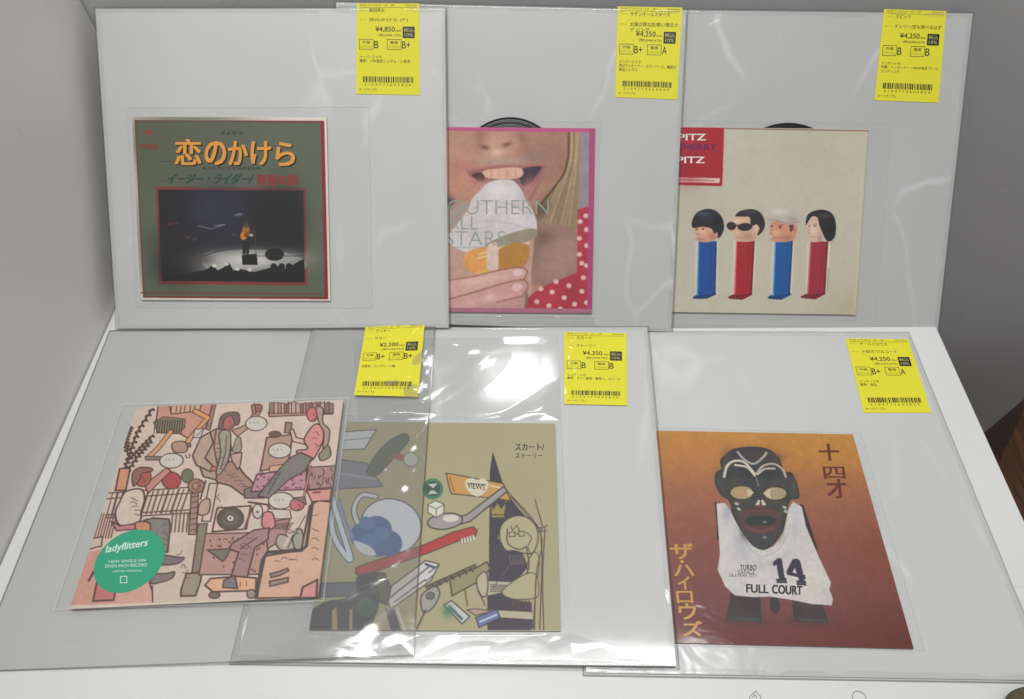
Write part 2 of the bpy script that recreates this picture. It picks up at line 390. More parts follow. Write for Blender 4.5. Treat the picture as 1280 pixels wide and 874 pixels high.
def mseam(name, col):
    mt = bpy.data.materials.new(name); mt.use_nodes = True; nt = mt.node_tree; p = nt.nodes['Principled BSDF']
    p.inputs['Base Color'].default_value = rgba(col); p.inputs['Alpha'].default_value = 0.35; p.inputs['Roughness'].default_value = 0.2; return mt
SEAM = mseam('plastic_weld_seam', (225, 228, 226))

SLEEVE_GROUP, SINGLE_GROUP, TAG_GROUP = 'large clear record sleeves', 'seven inch singles in their covers', 'yellow price tags'
def make_sleeve(pl, corners, label, col, gain, strength, scale, off, seed, edge=0.0021, **kw):
    q = quad_uv(pl, corners, T_BOARD); c = np.mean(q, 0)
    t = thing('record_sleeve', pl.at(c[0], c[1], 0), label, 'record sleeve', SLEEVE_GROUP)
    mt = coated('board_under_plastic', col, strength, scale, off, gain, 0.035, 0.42, **kw)
    v, f = prism([pl.at(a[0], a[1], T_BOARD) for a in q], pl.n, T_BOARD)
    b = link_mesh('backing_board', v, f, mt, t); bevel(b, 0.0003, 2)
    wavy_ring('plastic_edge', pl, q, [(-0.004, T_BOARD+0.00012), (-0.0015, T_BOARD+0.0004), (0.0007, T_BOARD+0.0003), (edge*0.5, 0.0008), (edge, 0.0002)], FILM_EDGE, t, seed=seed)
    return t
def make_single(pl, corners, inner, art, label, strength, scale, off, edge=(.55, .53, .5), disc=None, R=.05, **kw):
    q = quad_uv(pl, corners, H_COV1); c = np.mean(q, 0)
    t = thing('record_single', pl.at(c[0], c[1], H_COV0), label, 'record', SINGLE_GROUP)
    cv = cover_mesh(art, corners, pl, H_COV0, H_COV1, print_mat('printed_cover', strength, scale, off, **kw), t, edge)
    iq = quad_uv(pl, inner, H_INNER); V = [pl.at(a[0], a[1], H_INNER) for a in iq]
    sg = [(1, -1), (-1, -1), (-1, 1), (1, 1)]
    V += [pl.at(a[0]+s[0]*.0011, a[1]+s[1]*.0011, H_INNER) for a, s in zip(iq, sg)]
    link_mesh('inner_sleeve', V, [(7, 6, 5, 4)]+[((i+1) % 4, i, 4+i, 4+(i+1) % 4) for i in range(4)], [FILM_IN, SEAM], t, fm=[0, 1, 1, 1, 1])
    if disc is not None:
        p = pl.uv(disc[0], disc[1], 0.003); cu, cv2 = p[0], p[1]-R; n = 128
        V, Fc = [], []
        rr = [0.0036, R*.4]+[R*(.42+.54*q/40) for q in range(41)]+[R*.985, R]; hh = [.0029, .0029]+[.00284+.00009*(q % 2)+(.00006 if q % 9 == 0 else 0) for q in range(41)]+[.00305, .0027]
        for r, h in zip(rr, hh):
            for k in range(n): a = 2*math.pi*k/n; V.append(pl.at(cu+r*math.cos(a), cv2+r*math.sin(a), h))
        for i in range(len(rr)-1):
            for k in range(n): k1 = (k+1) % n; Fc.append((i*n+k, (i+1)*n+k, (i+1)*n+k1, i*n+k1))
        m0 = len(V)
        for r in (R, 0.0036):
            for k in range(n): a = 2*math.pi*k/n; V.append(pl.at(cu+r*math.cos(a), cv2+r*math.sin(a), .0020))
        for k in range(n):
            k1 = (k+1) % n; q5 = (len(rr)-1)*n; Fc.append((q5+k, m0+k, m0+k1, q5+k1)); Fc.append((m0+n+k, m0+n+k1, m0+k1, m0+k))
        link_mesh('vinyl_disc', V, Fc, M_VINYL, t)
    return t, cv
mt, nt, p = new_mat('black_vinyl'); M_VINYL = mt
p.inputs['Base Color'].default_value = (0.012, 0.012, 0.013, 1); p.inputs['Roughness'].default_value = 0.28
def tag_mat(i): return coated('yellow_tag_paper', (236, 224, 40), [.12, .12, .12, .4, .2, .15][i], 22, (i*3.1, i, 0), 1.10, 0.03, weight=0.5)
INK = ink('black_print', (22, 21, 14)); INK_SOFT = ink('soft_black_print', (58, 54, 24))
M_TAXINK = ink('yellow_knockout_print', (200, 195, 120))
def make_tag(i, pl, h, corners, label, artist, title, price, tax, g1, g2, desc):
    H = homography(UNIT, corners); q = quad_uv(pl, corners, h); c = np.mean(q, 0)
    t = thing('price_tag', pl.at(c[0], c[1], h-0.00015), label, 'price tag', TAG_GROUP)
    v, f = prism([pl.at(a[0], a[1], h) for a in q], pl.n, 0.00015); link_mesh('paper', v, f, tag_mat(i), t)
    hi = h+0.00005
    LM = lambda nm, it, mt=INK_SOFT: letter_mesh(nm, it, H, pl, hi, mt, t)
    LM('header_lettering', [('中古アナログ  LP・EP          2023/02', .05, .008, .96, .033)]); LM('header_rule', [('#', .05, .0435, .97, .0475)])
    LM('field_lettering', [('アーティスト', .05, .068, .16, .086)]); LM('artist_lettering', [(artist, .20, .054, .20+.062*len(artist), .100, .014)])
    LM('field_lettering', [('タイトル', .05, .176, .15, .196)])
    y = .163
    for k, ln in enumerate(title): LM('title_lettering', [(ln, .20, y, min(.20+.062*len(ln), .97), y+.046, .014)]); y += .058
    for k, ln in enumerate(desc): LM('note_lettering', [(ln, .05, .578+.043*k, min(.05+.050*len(ln), .95), .616+.043*k, .012)])
    LM('shop_lettering', [('オートサンプル', .05, .934, .33, .964, .01)])
    LM('price_lettering', [(price, .30, .258, .61, .324, .02)], INK); LM('tax_lettering', [(tax, .35, .340, .71, .373, .012)], INK); LM('tax_lettering', [('(税抜)', .62, .293, .72, .322)], INK)
    bx = letter_mesh('tax_box', [('#', .735, .258, .925, .386)], H, pl, hi, INK, t)
    letter_mesh('box_lettering', [('税込', .755, .275, .905, .318, .01), ('10%', .765, .332, .895, .368, .01)], H, pl, hi+.00004, M_TAXINK, bx)
    for x, a, g in ((.045, '外装', g1), (.487, '盤面', g2)):
        k, e = .225, .008
        bd = letter_mesh('grade_box', [('#', x, .400, x+k, .406), ('#', x, .509, x+k, .515), ('#', x, .406, x+e, .509), ('#', x+k-e, .406, x+k, .509),
                          (a, x+.05, .418, x+.175, .452, .015), ('コンディション', x+.02, .468, x+k-.02, .497)], H, pl, hi, INK, t)
        letter_mesh('grade_lettering', [(g, x+k+.012, .420, x+k+.012+.068*(1.9 if len(g) > 1 else 1), .500, .015)], H, pl, hi, INK, t)
    rs = np.random.RandomState(40+i); x, bars = .11, []
    while x < .89:
        wd = rs.choice([.008, .014, .02]); bars.append(('#', x, .808, min(x+wd, .90), .872)); x += wd+rs.choice([.007, .010, .014])
    letter_mesh('barcode', bars+[('2 1 0 4 7 7 3 6 0 5 8 2 9', .13, .884, .86, .908)], H, pl, hi, INK, t)
    return t

# supports: three sleeves lean on the wall (each lapping over the next), three lie on the shelf
P3 = Plane('back', 0, 0.0003); P2 = Plane('back', -0.176, 0.0006, 0.0132); P1 = Plane('back', -0.393, 0.0006, 0.0168)
P6 = Plane('front', 0, 0.0003); P5 = Plane('front', -0.2085, 0.0006, 0.0132); P4 = Plane('front', -0.345, 0.0007, 0.0233); P4R = Plane('front', -0.16, 0.00505, 0.020)
B1 = [(119, 11), (556, 10.5), (561, 410), (146, 411)]; B2 = [(420, 3), (858, 13), (839, 415), (424, 401)]; B3 = [(781, 12), (1216, 17), (1172, 416), (758, 408)]
B5 = [(392, 410), (809, 409), (846, 833), (290, 827)]; B6 = [(715, 415), (1135, 416), (1313, 851), (732, 841)]
S4 = [(135, 411), (545, 411), (518, 822), (-38, 840)]
K1 = [(165, 146), (408, 147), (413, 376), (176, 375)]; K2 = [(501.5, 158.5), (744, 160.5), (740, 391.5), (504.5, 389.5)]
K3 = [(843.5, 159), (1086, 161.5), (1070.5, 393.5), (835, 390)]; K4 = [(171, 509), (429, 499.5), (398, 746), (87, 761.5)]
K5 = [(434, 527), (694, 529.5), (701, 789), (386, 787.5)]; K6 = [(801, 538), (1066, 543), (1142.3, 811), (822.5, 803)]
BG = (227, 228, 226)
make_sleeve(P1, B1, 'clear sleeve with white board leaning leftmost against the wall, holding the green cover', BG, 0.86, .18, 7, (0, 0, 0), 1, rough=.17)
make_sleeve(P2, B2, 'clear sleeve with white board leaning in the middle, holding the pink bordered photo cover', BG, 0.76, .13, 7, (2, 1, 0), 2, rough=.17)  # lower gain: light falling off rightwards is painted into the board colour
make_sleeve(P3, B3, 'clear sleeve with white board leaning rightmost, holding the cream cover of candy dispensers', BG, 0.72, .60, 7, (5, 1, 3), 3, rough=.16)  # lowest gain: same board, darkened further for that falloff
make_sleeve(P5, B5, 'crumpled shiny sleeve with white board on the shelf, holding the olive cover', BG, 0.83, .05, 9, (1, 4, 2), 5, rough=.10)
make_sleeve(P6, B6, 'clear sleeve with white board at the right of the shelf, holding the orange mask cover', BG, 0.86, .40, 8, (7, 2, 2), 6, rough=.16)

# ------------------------------------------------------------------ cover 1: green sleeve with a stage photo
GB, GF = 1.36, 1.06
a = Art(K1, gain=GB); a.fill((214, 203, 190))
a.poly([(168.5, 150.5), (405, 151.5), (410, 374), (179, 372)], (112, 44, 42))
a.poly([(399, 151.5), (405, 151.5), (410, 374), (405, 374)], (128, 24, 38))
a.poly([(170.5, 152.5), (400.5, 154), (405.5, 371), (181, 370)], (84, 92, 74))
a.poly([(171, 365), (405.5, 366.5), (405.5, 368), (171, 366.5)], (105, 60, 48))
for k in range(8): a.blob(180+random.random()*220, 160+random.random()*200, 60, 40, random.choice([(92, 99, 84), (80, 86, 66), (84, 88, 80)]), .5)
a.poly([(195, 233.5), (381.5, 235.5), (384, 357), (199, 355)], (122, 50, 46))
a.poly([(198, 237), (379, 238.5), (381, 353), (202, 351)], (27, 27, 31))
fr = lambda *q: None
a.blob(262, 262, 28, 30, (46, 48, 74), .7); a.blob(288, 270, 24, 38, (38, 40, 62), .6); a.blob(245, 300, 50, 20, (36, 34, 42), .6)
a.blob(350, 270, 28, 40, (20, 21, 24), .8); a.blob(218, 330, 25, 22, (24, 24, 27), .9)
a.ell(318, 329, 66, 17, (120, 118, 116), .03, al=.75); a.blob(312, 325, 54, 12, (204, 202, 196), .9); a.blob(280, 336, 30, 8, (178, 176, 170), .7); a.blob(360, 322, 26, 7, (150, 148, 146), .6)
a.blob(254, 324, 12, 6, (70, 64, 64), .7)
a.poly([(203, 346), (240, 341), (258, 337), (266, 331), (272, 338), (280, 334), (286, 328), (292, 338), (300, 336), (318, 340), (336, 335), (345, 332), (356, 336), (366, 331), (374, 326), (380, 324), (381, 353), (203, 351)], (20, 20, 22))
for x, y in ((268, 333), (283, 331), (297, 337), (312, 338)): a.ell(x, y-1, 3, 2.4, (188, 186, 182))
for x in (342, 352, 361): a.ell(x, 333, 4, 4, (17, 17, 18))
a.ell(343, 318, 12, 8, (22, 22, 24)); a.poly([(302, 319), (321, 317), (322, 331), (303, 331)], (18, 18, 19))
a.poly([(303.5, 300), (308, 300), (307, 318), (303, 318)], (28, 26, 32)); a.poly([(308, 300), (313, 300), (311, 318), (307.5, 318)], (30, 28, 32))
a.ell(307.5, 289, 5, 8, (150, 92, 42)); a.ell(304.5, 295, 4.2, 5.2, (190, 112, 36)); a.ell(308, 294, 2.6, 2.6, (110, 60, 28)); a.line([(306, 292), (317, 288)], (88, 62, 40), 1.6)
a.ell(307.5, 281.5, 3.2, 3.8, (84, 60, 48)); a.poly([(304, 281), (306, 276), (310, 276), (311, 281)], (60, 42, 32)); a.ell(314, 294, 2.4, 2, (170, 150, 140))
a.line([(320, 318), (318, 288)], (70, 70, 74), .8); a.line([(322, 320), (379, 320)], (48, 48, 50), .9)
for p in (((262, 287), (280, 281)), ((268, 282), (281, 280.5)), ((256, 318), (268, 313)), ((248, 282), (262, 286))): a.line(p, (120, 122, 140), .9)
for x, y, c in ((213, 280, (120, 48, 44)), (221, 279, (100, 44, 42)), (296, 269, (96, 104, 120)), (300, 268, (120, 128, 140)), (235, 297, (96, 60, 60)), (243, 299, (80, 70, 84)), (292, 293, (92, 60, 50))): a.blob(x, y, 3, 1.6, c, .9)
a.ell(187, 166, 4.5, 3, (140, 52, 44)); a.poly([(179, 165), (187, 165), (187, 167.5), (179, 167.5)], (140, 52, 44)); a.poly([(176, 180), (198, 180.5), (198, 187), (176, 186.5)], (112, 64, 48))
a.line([(200, 202), (220, 202.3)], (58, 62, 50), .8); a.line([(198, 226), (210, 226.3)], (50, 70, 58), .8)
a.blur(1)
s1, c1 = make_single(P1, K1, [(158, 134), (462, 133), (466, 386), (170, 385)], a, 'green record cover with red border and a stage photo, orange Japanese title', .22, 8, (0, 0, 0), (.62, .6, .56))
I_OR = ink('orange_print', (222, 142, 54), 1.4); I_DK = ink('dark_title_print', (34, 32, 26), 1.2); I_GR = ink('green_title_print', (24, 66, 52), 1.5); I_RD = ink('red_title_print', (126, 44, 40), 1.5)
def px_letters(name, items, pl, mt, parent, h=H_INK, tf=None): return letter_mesh(name, items, None, pl, h, mt, parent, tf)
ttl = [('恋', 219, 174, 251, 206, .022), ('の', 256.5, 177, 282, 206, .028), ('か', 286, 177, 309, 206, .028), ('け', 314, 177, 338, 206, .028), ('ら', 345, 178, 368, 207, .028)]
px_letters('title_shadow', [(b, x0+1.8, y0+1.6, x1+1.8, y1+1.6, k+.004) for b, x0, y0, x1, y1, k in ttl], P1, I_DK, c1)
px_letters('title_lettering', ttl, P1, I_OR, c1, H_INK+.00005)
px_letters('small_lettering', [('さよなら', 276, 164, 303, 168.5, .03)], P1, I_DK, c1); px_letters('small_lettering', [('KOI NO KAKERA', 254, 208.5, 326, 212.5)], P1, I_DK, c1)
px_letters('green_lettering', [('イージー・ライダー/', 213, 217, 318, 230, .045, (-5, 0))], P1, I_GR, c1)
px_letters('red_lettering', [('青春の詩', 321, 218, 372, 232, .045)], P1, I_RD, c1)

# ------------------------------------------------------------------ cover 2: face and soft ice cream
a = Art(K2, gain=GB); a.fill((146, 110, 88))
a.blob(590, 190, 60, 60, (158, 118, 94), .8); a.blob(690, 200, 40, 50, (122, 86, 68), .8); a.blob(570, 230, 30, 30, (160, 108, 84), .7); a.blob(640, 170, 60, 16, (132, 98, 78), .8)
a.blob(622, 178, 26, 18, (170, 130, 104), .8); a.blob(621, 191, 8, 5, (196, 164, 138), .8); a.blob(600, 172, 7, 18, (118, 80, 58), .7, .3); a.blob(655, 178, 6, 18, (112, 78, 60), .7, -.4)
a.blob(606, 184.5, 6, 2.5, (78, 46, 32), .95, .2); a.blob(634, 181, 6, 2.5, (84, 52, 38), .95, -.3)
a.blob(625, 201, 36, 5, (150, 128, 116), .8); a.blob(668, 197, 16, 8, (112, 92, 84), .7); a.blob(580, 208, 20, 8, (138, 92, 68), .6)
a.poly([(584, 215), (600, 211), (622, 208), (650, 208), (676, 205), (682, 207), (674, 222), (662, 240), (650, 252), (636, 236), (606, 236), (594, 226)], (112, 70, 64), sm=True)
a.poly([(650, 214), (664, 209), (677, 208), (670, 220), (660, 232), (652, 230)], (34, 22, 34), sm=True); a.poly([(590, 219), (600, 216), (606, 222), (602, 228), (595, 224)], (52, 22, 22), sm=True)
a.poly([(604, 214), (622, 211), (650, 210), (653, 220), (640, 224), (622, 224), (608, 222)], (186, 150, 122), sm=True)
for x in (614, 624, 634, 644): a.line([(x, 212), (x+.5, 223)], (150, 112, 92), .9)
a.line([(584, 214), (622, 208), (652, 207.5), (682, 206)], (140, 84, 76), 3, sm=True)
a.blob(660, 236, 8, 14, (158, 104, 104), .8, .3); a.blob(600, 232, 10, 8, (165, 112, 104), .7); a.line([(590, 224), (600, 238), (606, 246)], (150, 96, 88), 5, sm=True); a.line([(682, 210), (668, 240), (655, 262)], (128, 84, 72), 5, sm=True)
a.poly([(704, 160), (724, 160), (723, 270), (736, 276), (712, 290), (690, 290), (672, 286), (668, 266), (690, 240), (704, 215), (711, 185)], (116, 102, 72), sm=True)
for k in range(8): a.line([(712+k*1.6, 165), (712+k*1.2, 200), (696+k*3, 236), (676+k*5, 282)], random.choice([(158, 140, 98), (98, 84, 56), (140, 122, 86)]), 1.2, .8, sm=True)
a.line([(711, 166), (710, 196), (704, 218), (690, 238), (674, 258)], (66, 44, 30), 3.0, .85, sm=True); a.blob(678, 262, 8, 14, (60, 42, 28), .8, .6)
a.poly([(725, 160), (740, 160), (738, 266), (724, 264)], (112, 113, 116))
a.poly([(668, 286), (690, 280), (712, 284), (724, 300), (723, 340), (692, 354), (668, 356), (654, 346)], (122, 94, 80), sm=True); a.blob(700, 326, 30, 30, (138, 110, 98), .8); a.blob(668, 310, 10, 26, (104, 80, 64), .6); a.blob(680, 296, 12, 10, (84, 66, 44), .7)
a.poly([(560, 256), (592, 256), (570, 310), (545, 310), (545, 256)], (136, 124, 108)); a.blob(563, 252, 5, 6, (40, 44, 42), .9)
a.poly([(545, 308), (612, 304), (668, 296), (664, 340), (664, 395), (545, 395)], (160, 130, 112))
a.poly([(585, 262), (590, 249), (601, 238), (610, 229), (624, 225), (641, 226), (652, 238), (657, 250), (666, 264), (671, 280), (667, 293), (640, 302), (614, 314), (596, 318), (570, 310), (559, 298), (570, 282)], (176, 180, 172), sm=True)
a.blob(622, 238, 16, 9, (196, 198, 190), .8); a.blob(648, 270, 9, 14, (190, 192, 188), .7); a.blob(602, 292, 24, 12, (160, 164, 154), .6); a.blob(650, 250, 6, 10, (156, 160, 152), .6); a.line([(590, 262), (612, 252), (640, 256), (660, 268)], (158, 160, 152), 3, .5, sm=True); a.line([(576, 286), (606, 276), (640, 280), (664, 288)], (156, 158, 148), 3, .5, sm=True)
a.poly([(610, 304), (640, 291), (668, 286), (668, 298), (634, 308), (606, 314)], (120, 116, 94), sm=True); a.poly([(606, 312), (640, 305), (662, 302), (660, 316), (612, 318)], (178, 166, 140))
a.poly([(583, 316), (612, 309), (613, 336), (596, 342), (582, 334)], (192, 134, 62), sm=True); a.poly([(622, 314), (642, 304), (661, 308), (657, 330), (636, 338), (620, 334)], (150, 104, 36), sm=True)
a.poly([(609, 310), (622, 306), (622, 352), (617, 360), (610, 350)], (184, 170, 150), sm=True); a.line([(594, 341), (612, 338)], (190, 150, 60), 2.5); a.line([(598, 318), (608, 315)], (222, 190, 140), 1.5); a.line([(596, 323), (608, 320)], (222, 190, 140), 1.5)
a.line([(562, 374), (590, 366), (612, 356), (640, 348), (656, 346)], (112, 72, 48), 3.5, .85, sm=True); a.line([(600, 362), (628, 354), (652, 350)], (126, 84, 62), 5, .5, sm=True)
a.poly([(566, 378), (600, 366), (640, 356), (656, 356), (656, 384), (600, 388), (566, 388)], (158, 118, 108), .6, sm=True); a.line([(620, 378), (654, 370)], (120, 80, 66), 2, .8); a.ell(614, 372, 5, 4, (192, 154, 142), .5); a.line([(650, 345), (658, 368), (656, 390)], (96, 84, 64), 4, .7, sm=True)
for q, c in (([(545, 352), (590, 346), (622, 338), (650, 334), (659, 340), (654, 350), (620, 358), (585, 370), (545, 378)], (178, 142, 126)), ([(545, 378), (590, 366), (630, 354), (654, 350), (660, 358), (654, 368), (618, 376), (588, 386), (545, 394)], (172, 132, 120))):
    a.poly(q, c, .9, sm=True); a.line(q[:6], (122, 80, 62), 2.2, .8, sm=True)
a.blob(600, 350, 30, 5, (196, 162, 146), .7, -.15); a.blob(606, 374, 26, 5, (190, 152, 140), .7, -.2); a.ell(647, 341, 6, 4.5, (204, 170, 160), -.2); a.ell(646, 359, 6, 4.5, (200, 164, 156), -.2); a.blob(612, 371, 5, 4, (206, 170, 160), .8)
a.poly([(722, 262), (740, 256), (740, 392), (656, 392), (660, 372), (676, 359), (700, 349), (721, 341)], (142, 34, 46))
for k in range(7): a.blob(670+random.random()*66, 352+random.random()*36, 10, 7, random.choice([(160, 40, 52), (120, 26, 36)]), .6)
for x, y in ((690, 365), (676, 361), (711, 357), (729, 347), (724, 318), (733, 307), (724, 298), (733, 287), (727, 364), (705, 372), (671, 377), (686, 382), (718, 380), (733, 332), (727, 329), (732, 270), (725, 277), (664, 388), (700, 386), (733, 378), (695, 352)):
    a.ell(x, y, 3.2, 3, (196, 160, 152))
a.blur(6); a.a = 255*(a.a/255)**.86*np.array([1.06, 1.0, 1.035]); a.mottle(.016)
a.poly([(495, 155), (744, 160), (744, 166), (495, 163)], (178, 70, 122)); a.poly([(736.5, 160), (745, 160), (741, 392), (733.5, 392)], (162, 58, 110)); a.poly([(500, 384), (741, 386), (741, 393), (500, 391)], (160, 100, 120))
s2, c2 = make_single(P2, K2, [(500, 150), (751, 152), (746, 398), (503, 396)], a, 'pink bordered record cover with a photo of a mouth licking soft ice cream', .30, 9, (2, 1, 0), (.5, .16, .3), disc=(637, 146.5), R=.049)
I_OUT = ink('grey_outline_print', (140, 148, 138), 1.35)
def dotted(body, x0, y0, x1, y1):
    """thin double lined capitals"""
    return [(body, x0, y0, x1, y1, -.014)]
px_letters('band_lettering', dotted('SOUTHERN', 547, 250, 686, 268)+dotted('ALL', 558, 270, 598, 287)+dotted('STARS', 557, 289, 632, 307)+[('20TH ANNIVERSARY', 566, 308, 608, 311)], P2, I_OUT, c2)

# ------------------------------------------------------------------ cover 3: cream cover with four candy dispensers
a = Art(K3, gain=GB*1.14); a.fill((174, 167, 150))
for k in range(14): a.blob(850+random.random()*230, 165+random.random()*225, 40, 34, random.choice([(176, 168, 152), (166, 160, 140), (172, 166, 148), (164, 160, 146)]), .5)
a.blob(1060, 390, 40, 30, (160, 152, 124), .6); a.line([(1086, 163), (1071, 392)], (150, 138, 118), 2.5); a.line([(1078, 200), (1068, 385)], (182, 174, 154), 1.2, .7)
a.line([(905, 161), (1086, 164)], (128, 96, 84), 1.6)
z3 = lambda x, y: (850+x/6.095, 250+y/6.095)
a.poly([(838, 158), (905.5, 160), (903, 233), (834, 231)], (148, 12, 32)); a.poly([(840, 221.5), (900, 223), (899.6, 229), (840, 228)], (196, 168, 158)); a.line([(848, 225), (893, 226.3)], (150, 60, 60), 1, .8); a.line([(906, 162), (904, 233)], (186, 160, 146), 1.4)
a.blob(860, 210, 20, 20, (130, 4, 20), .6)
a.tf = z3; a.ks = a.k/6.095
SK = (186, 138, 112)
def dispenser(b, foot, col, dark, lite):
    (x0, y0), (x1, y1), (x2, y2), (x3, y3) = b
    a.poly([(x0-20, y0), (x1+12, y1), (x2+14, y2+10), (x3-10, y3+10)], (188, 180, 164), .8)
    a.poly(foot, dark, sm=False); a.poly(b, col)
    a.poly([(x0, y0), (x0+10, y0), (x3+12, y3), (x3, y3)], lite); a.poly([(x1-14, y1), (x1, y1), (x2, y2), (x2-16, y2)], dark)
    mx = x0+(x1-x0)*.72; a.line([(mx, y0+4), (x3+(x2-x3)*.72, y3-40)], dark, 5, .7)
dispenser([(140, 315), (282, 315), (272, 712), (128, 728)], [(95, 742), (130, 718), (272, 705), (280, 718), (205, 752), (110, 752)], (18, 66, 132), (16, 50, 96), (70, 120, 176))
dispenser([(428, 315), (570, 308), (550, 712), (410, 722)], [(365, 738), (410, 715), (550, 705), (552, 722), (475, 760), (378, 752)], (146, 26, 38), (104, 16, 26), (190, 90, 90))
dispenser([(720, 318), (860, 310), (838, 712), (702, 728)], [(665, 742), (702, 718), (840, 706), (848, 722), (770, 760), (676, 752)], (16, 76, 134), (14, 54, 100), (90, 150, 190))
dispenser([(990, 318), (1128, 316), (1106, 706), (966, 718)], [(915, 736), (966, 712), (1106, 700), (1108, 716), (1030, 756), (930, 748)], (138, 36, 52), (104, 24, 36), (180, 90, 96))
a.line([(1140, 330), (1120, 700)], (196, 190, 176), 8); a.line([(1132, 520), (1120, 700)], (110, 104, 92), 5)
DK = (26, 25, 32)
a.poly([(110, 200), (112, 235), (104, 250), (128, 262), (130, 290), (155, 318), (230, 318), (290, 282), (300, 230), (250, 200)], SK, sm=True); a.line([(140, 296), (180, 300)], (150, 90, 80), 6)
a.poly([(90, 190), (105, 130), (150, 85), (222, 68), (285, 92), (328, 150), (335, 225), (305, 285), (288, 284), (286, 248), (262, 256), (240, 218), (170, 205), (108, 214)], DK, sm=True); a.blob(210, 120, 60, 30, (46, 44, 70), .7)
a.poly([(375, 190), (420, 130), (530, 130), (600, 190), (596, 262), (562, 312), (440, 316), (412, 280), (418, 250), (380, 240)], (184, 150, 124), sm=True)
a.poly([(422, 122), (465, 82), (560, 72), (622, 108), (648, 180), (632, 236), (600, 268), (590, 262), (606, 214), (575, 180), (540, 185), (530, 132), (470, 128)], (36, 30, 36), sm=True)
a.ell(392, 198, 36, 32, (40, 26, 28), .2); a.ell(495, 206, 56, 30, (34, 26, 34), -.05); a.line([(540, 196), (575, 182)], (30, 26, 30), 12); a.line([(425, 192), (450, 196)], (30, 24, 26), 10); a.ell(580, 216, 16, 26, (196, 164, 140)); a.line([(430, 282), (480, 290)], (150, 100, 88), 5)
a.poly([(682, 180), (690, 240), (686, 262), (704, 280), (722, 318), (850, 312), (888, 250), (880, 180), (770, 160)], (184, 128, 106), sm=True); a.poly([(830, 180), (868, 178), (862, 230), (838, 246)], (96, 46, 44)); a.ell(878, 230, 14, 26, (172, 120, 104)); a.ell(764, 208, 10, 8, (60, 40, 44)); a.ell(700, 200, 7, 8, (70, 44, 48)); a.line([(720, 288), (780, 286)], (150, 84, 80), 6)
a.poly([(668, 150), (690, 100), (735, 62), (800, 50), (860, 74), (900, 120), (916, 160), (880, 184), (810, 186), (750, 166), (700, 146), (690, 190), (676, 190)], (170, 160, 152), sm=True); a.line([(670, 150), (740, 156), (810, 178), (908, 168)], (150, 122, 116), 10, .8, sm=True)
a.poly([(960, 190), (990, 130), (1050, 110), (1090, 200), (1088, 300), (1010, 322), (985, 300), (984, 262), (966, 236)], (190, 158, 142), sm=True)
a.poly([(958, 192), (968, 120), (1020, 84), (1100, 76), (1160, 108), (1186, 180), (1182, 270), (1150, 312), (1112, 306), (1078, 236), (1060, 190), (1046, 134), (1006, 126), (980, 160)], (30, 27, 30), sm=True); a.ell(1026, 200, 10, 6, (60, 44, 44)); a.line([(996, 278), (1022, 284)], (160, 90, 90), 6)
for x, y, rx, ry, c, al in ((165, 238, 30, 22, (214, 172, 146), .7), (250, 280, 30, 26, (140, 92, 74), .6), (150, 300, 30, 12, (150, 98, 84), .5), (440, 158, 50, 18, (212, 184, 158), .7), (520, 280, 40, 24, (140, 102, 84), .6), (440, 250, 24, 20, (206, 168, 144), .6), (730, 250, 34, 24, (210, 160, 134), .7), (820, 290, 34, 20, (140, 88, 74), .6), (700, 300, 18, 14, (150, 96, 84), .4), (1010, 230, 30, 34, (214, 186, 170), .7), (1065, 285, 18, 30, (140, 106, 96), .6),
        (180, 105, 40, 14, (70, 70, 96), .8), (280, 150, 20, 40, (16, 16, 22), .7), (530, 95, 50, 10, (82, 72, 80), .7), (1100, 120, 50, 20, (66, 62, 68), .8), (1140, 240, 26, 50, (14, 13, 15), .6), (760, 90, 60, 22, (198, 190, 182), .8), (850, 150, 40, 22, (138, 126, 120), .6)):
    a.blob(x, y, rx, ry, c, al)
a.ell(176, 222, 9, 6, (44, 30, 30)); a.ell(130, 224, 7, 6, (44, 30, 30)); a.line([(128, 255), (140, 268), (150, 262)], (150, 100, 84), 5, sm=True); a.line([(700, 225), (690, 255), (706, 262)], (156, 104, 88), 5, sm=True); a.line([(985, 215), (976, 250), (992, 256)], (160, 118, 104), 5, sm=True); a.ell(985, 200, 7, 5, (60, 44, 44)); a.line([(1014, 186), (1040, 184)], (70, 54, 52), 4); a.line([(750, 194), (784, 192)], (90, 60, 54), 5)
a.tf = lambda x, y: (x, y); a.ks = a.k; a.blur(1); a.mottle(.006, seed=3)
s3, c3 = make_single(P3, K3, [(841, 150), (1116, 153), (1096, 402), (833, 398)], a, 'cream record cover with four candy dispensers shaped as heads, red label at its corner', .34, 8, (5, 1, 3), (.56, .52, .42), disc=(985, 153.5), R=.058)
I_WH = ink('white_print', (222, 216, 206), 1.3); I_PU = ink('purple_print', (92, 12, 84), 1.4)
px_letters('label_lettering', [('SPITZ', 840, 167.5, 882, 175.5, .035), ('SPITZ', 838, 196, 880.5, 204, .035)], P3, I_WH, c3)
px_letters('purple_lettering', [('CHERRY', 845, 180, 896, 187.5, .03)], P3, I_PU, c3)

# ------------------------------------------------------------------ cover 4: crowded comic drawing
z4 = lambda x, y: (60+x/2.913, 480+y/2.913)
PALE = .34
a = Art(K4, z4, GF); OL = (84, 58, 54); a.fill((212, 190, 177))
def P(pts, c, lw=4, sm=False): a.poly(pts, tuple(np.array(c)*(1-PALE)+np.array((222, 192, 178))*PALE), 1, OL, lw*WT, sm)
def L(pts, wd=4, c=OL, sm=False): a.line(pts, c, wd*(WT if wd < 7 else 1), 1, False, sm)
WT = 1.15
a.poly([(60, 830), (150, 610), (380, 560), (380, 830)], (206, 152, 136)); a.poly([(300, 640), (380, 640), (380, 820), (240, 820)], (212, 164, 150)); a.poly([(380, 600), (560, 560), (540, 800), (375, 820)], (204, 186, 170))
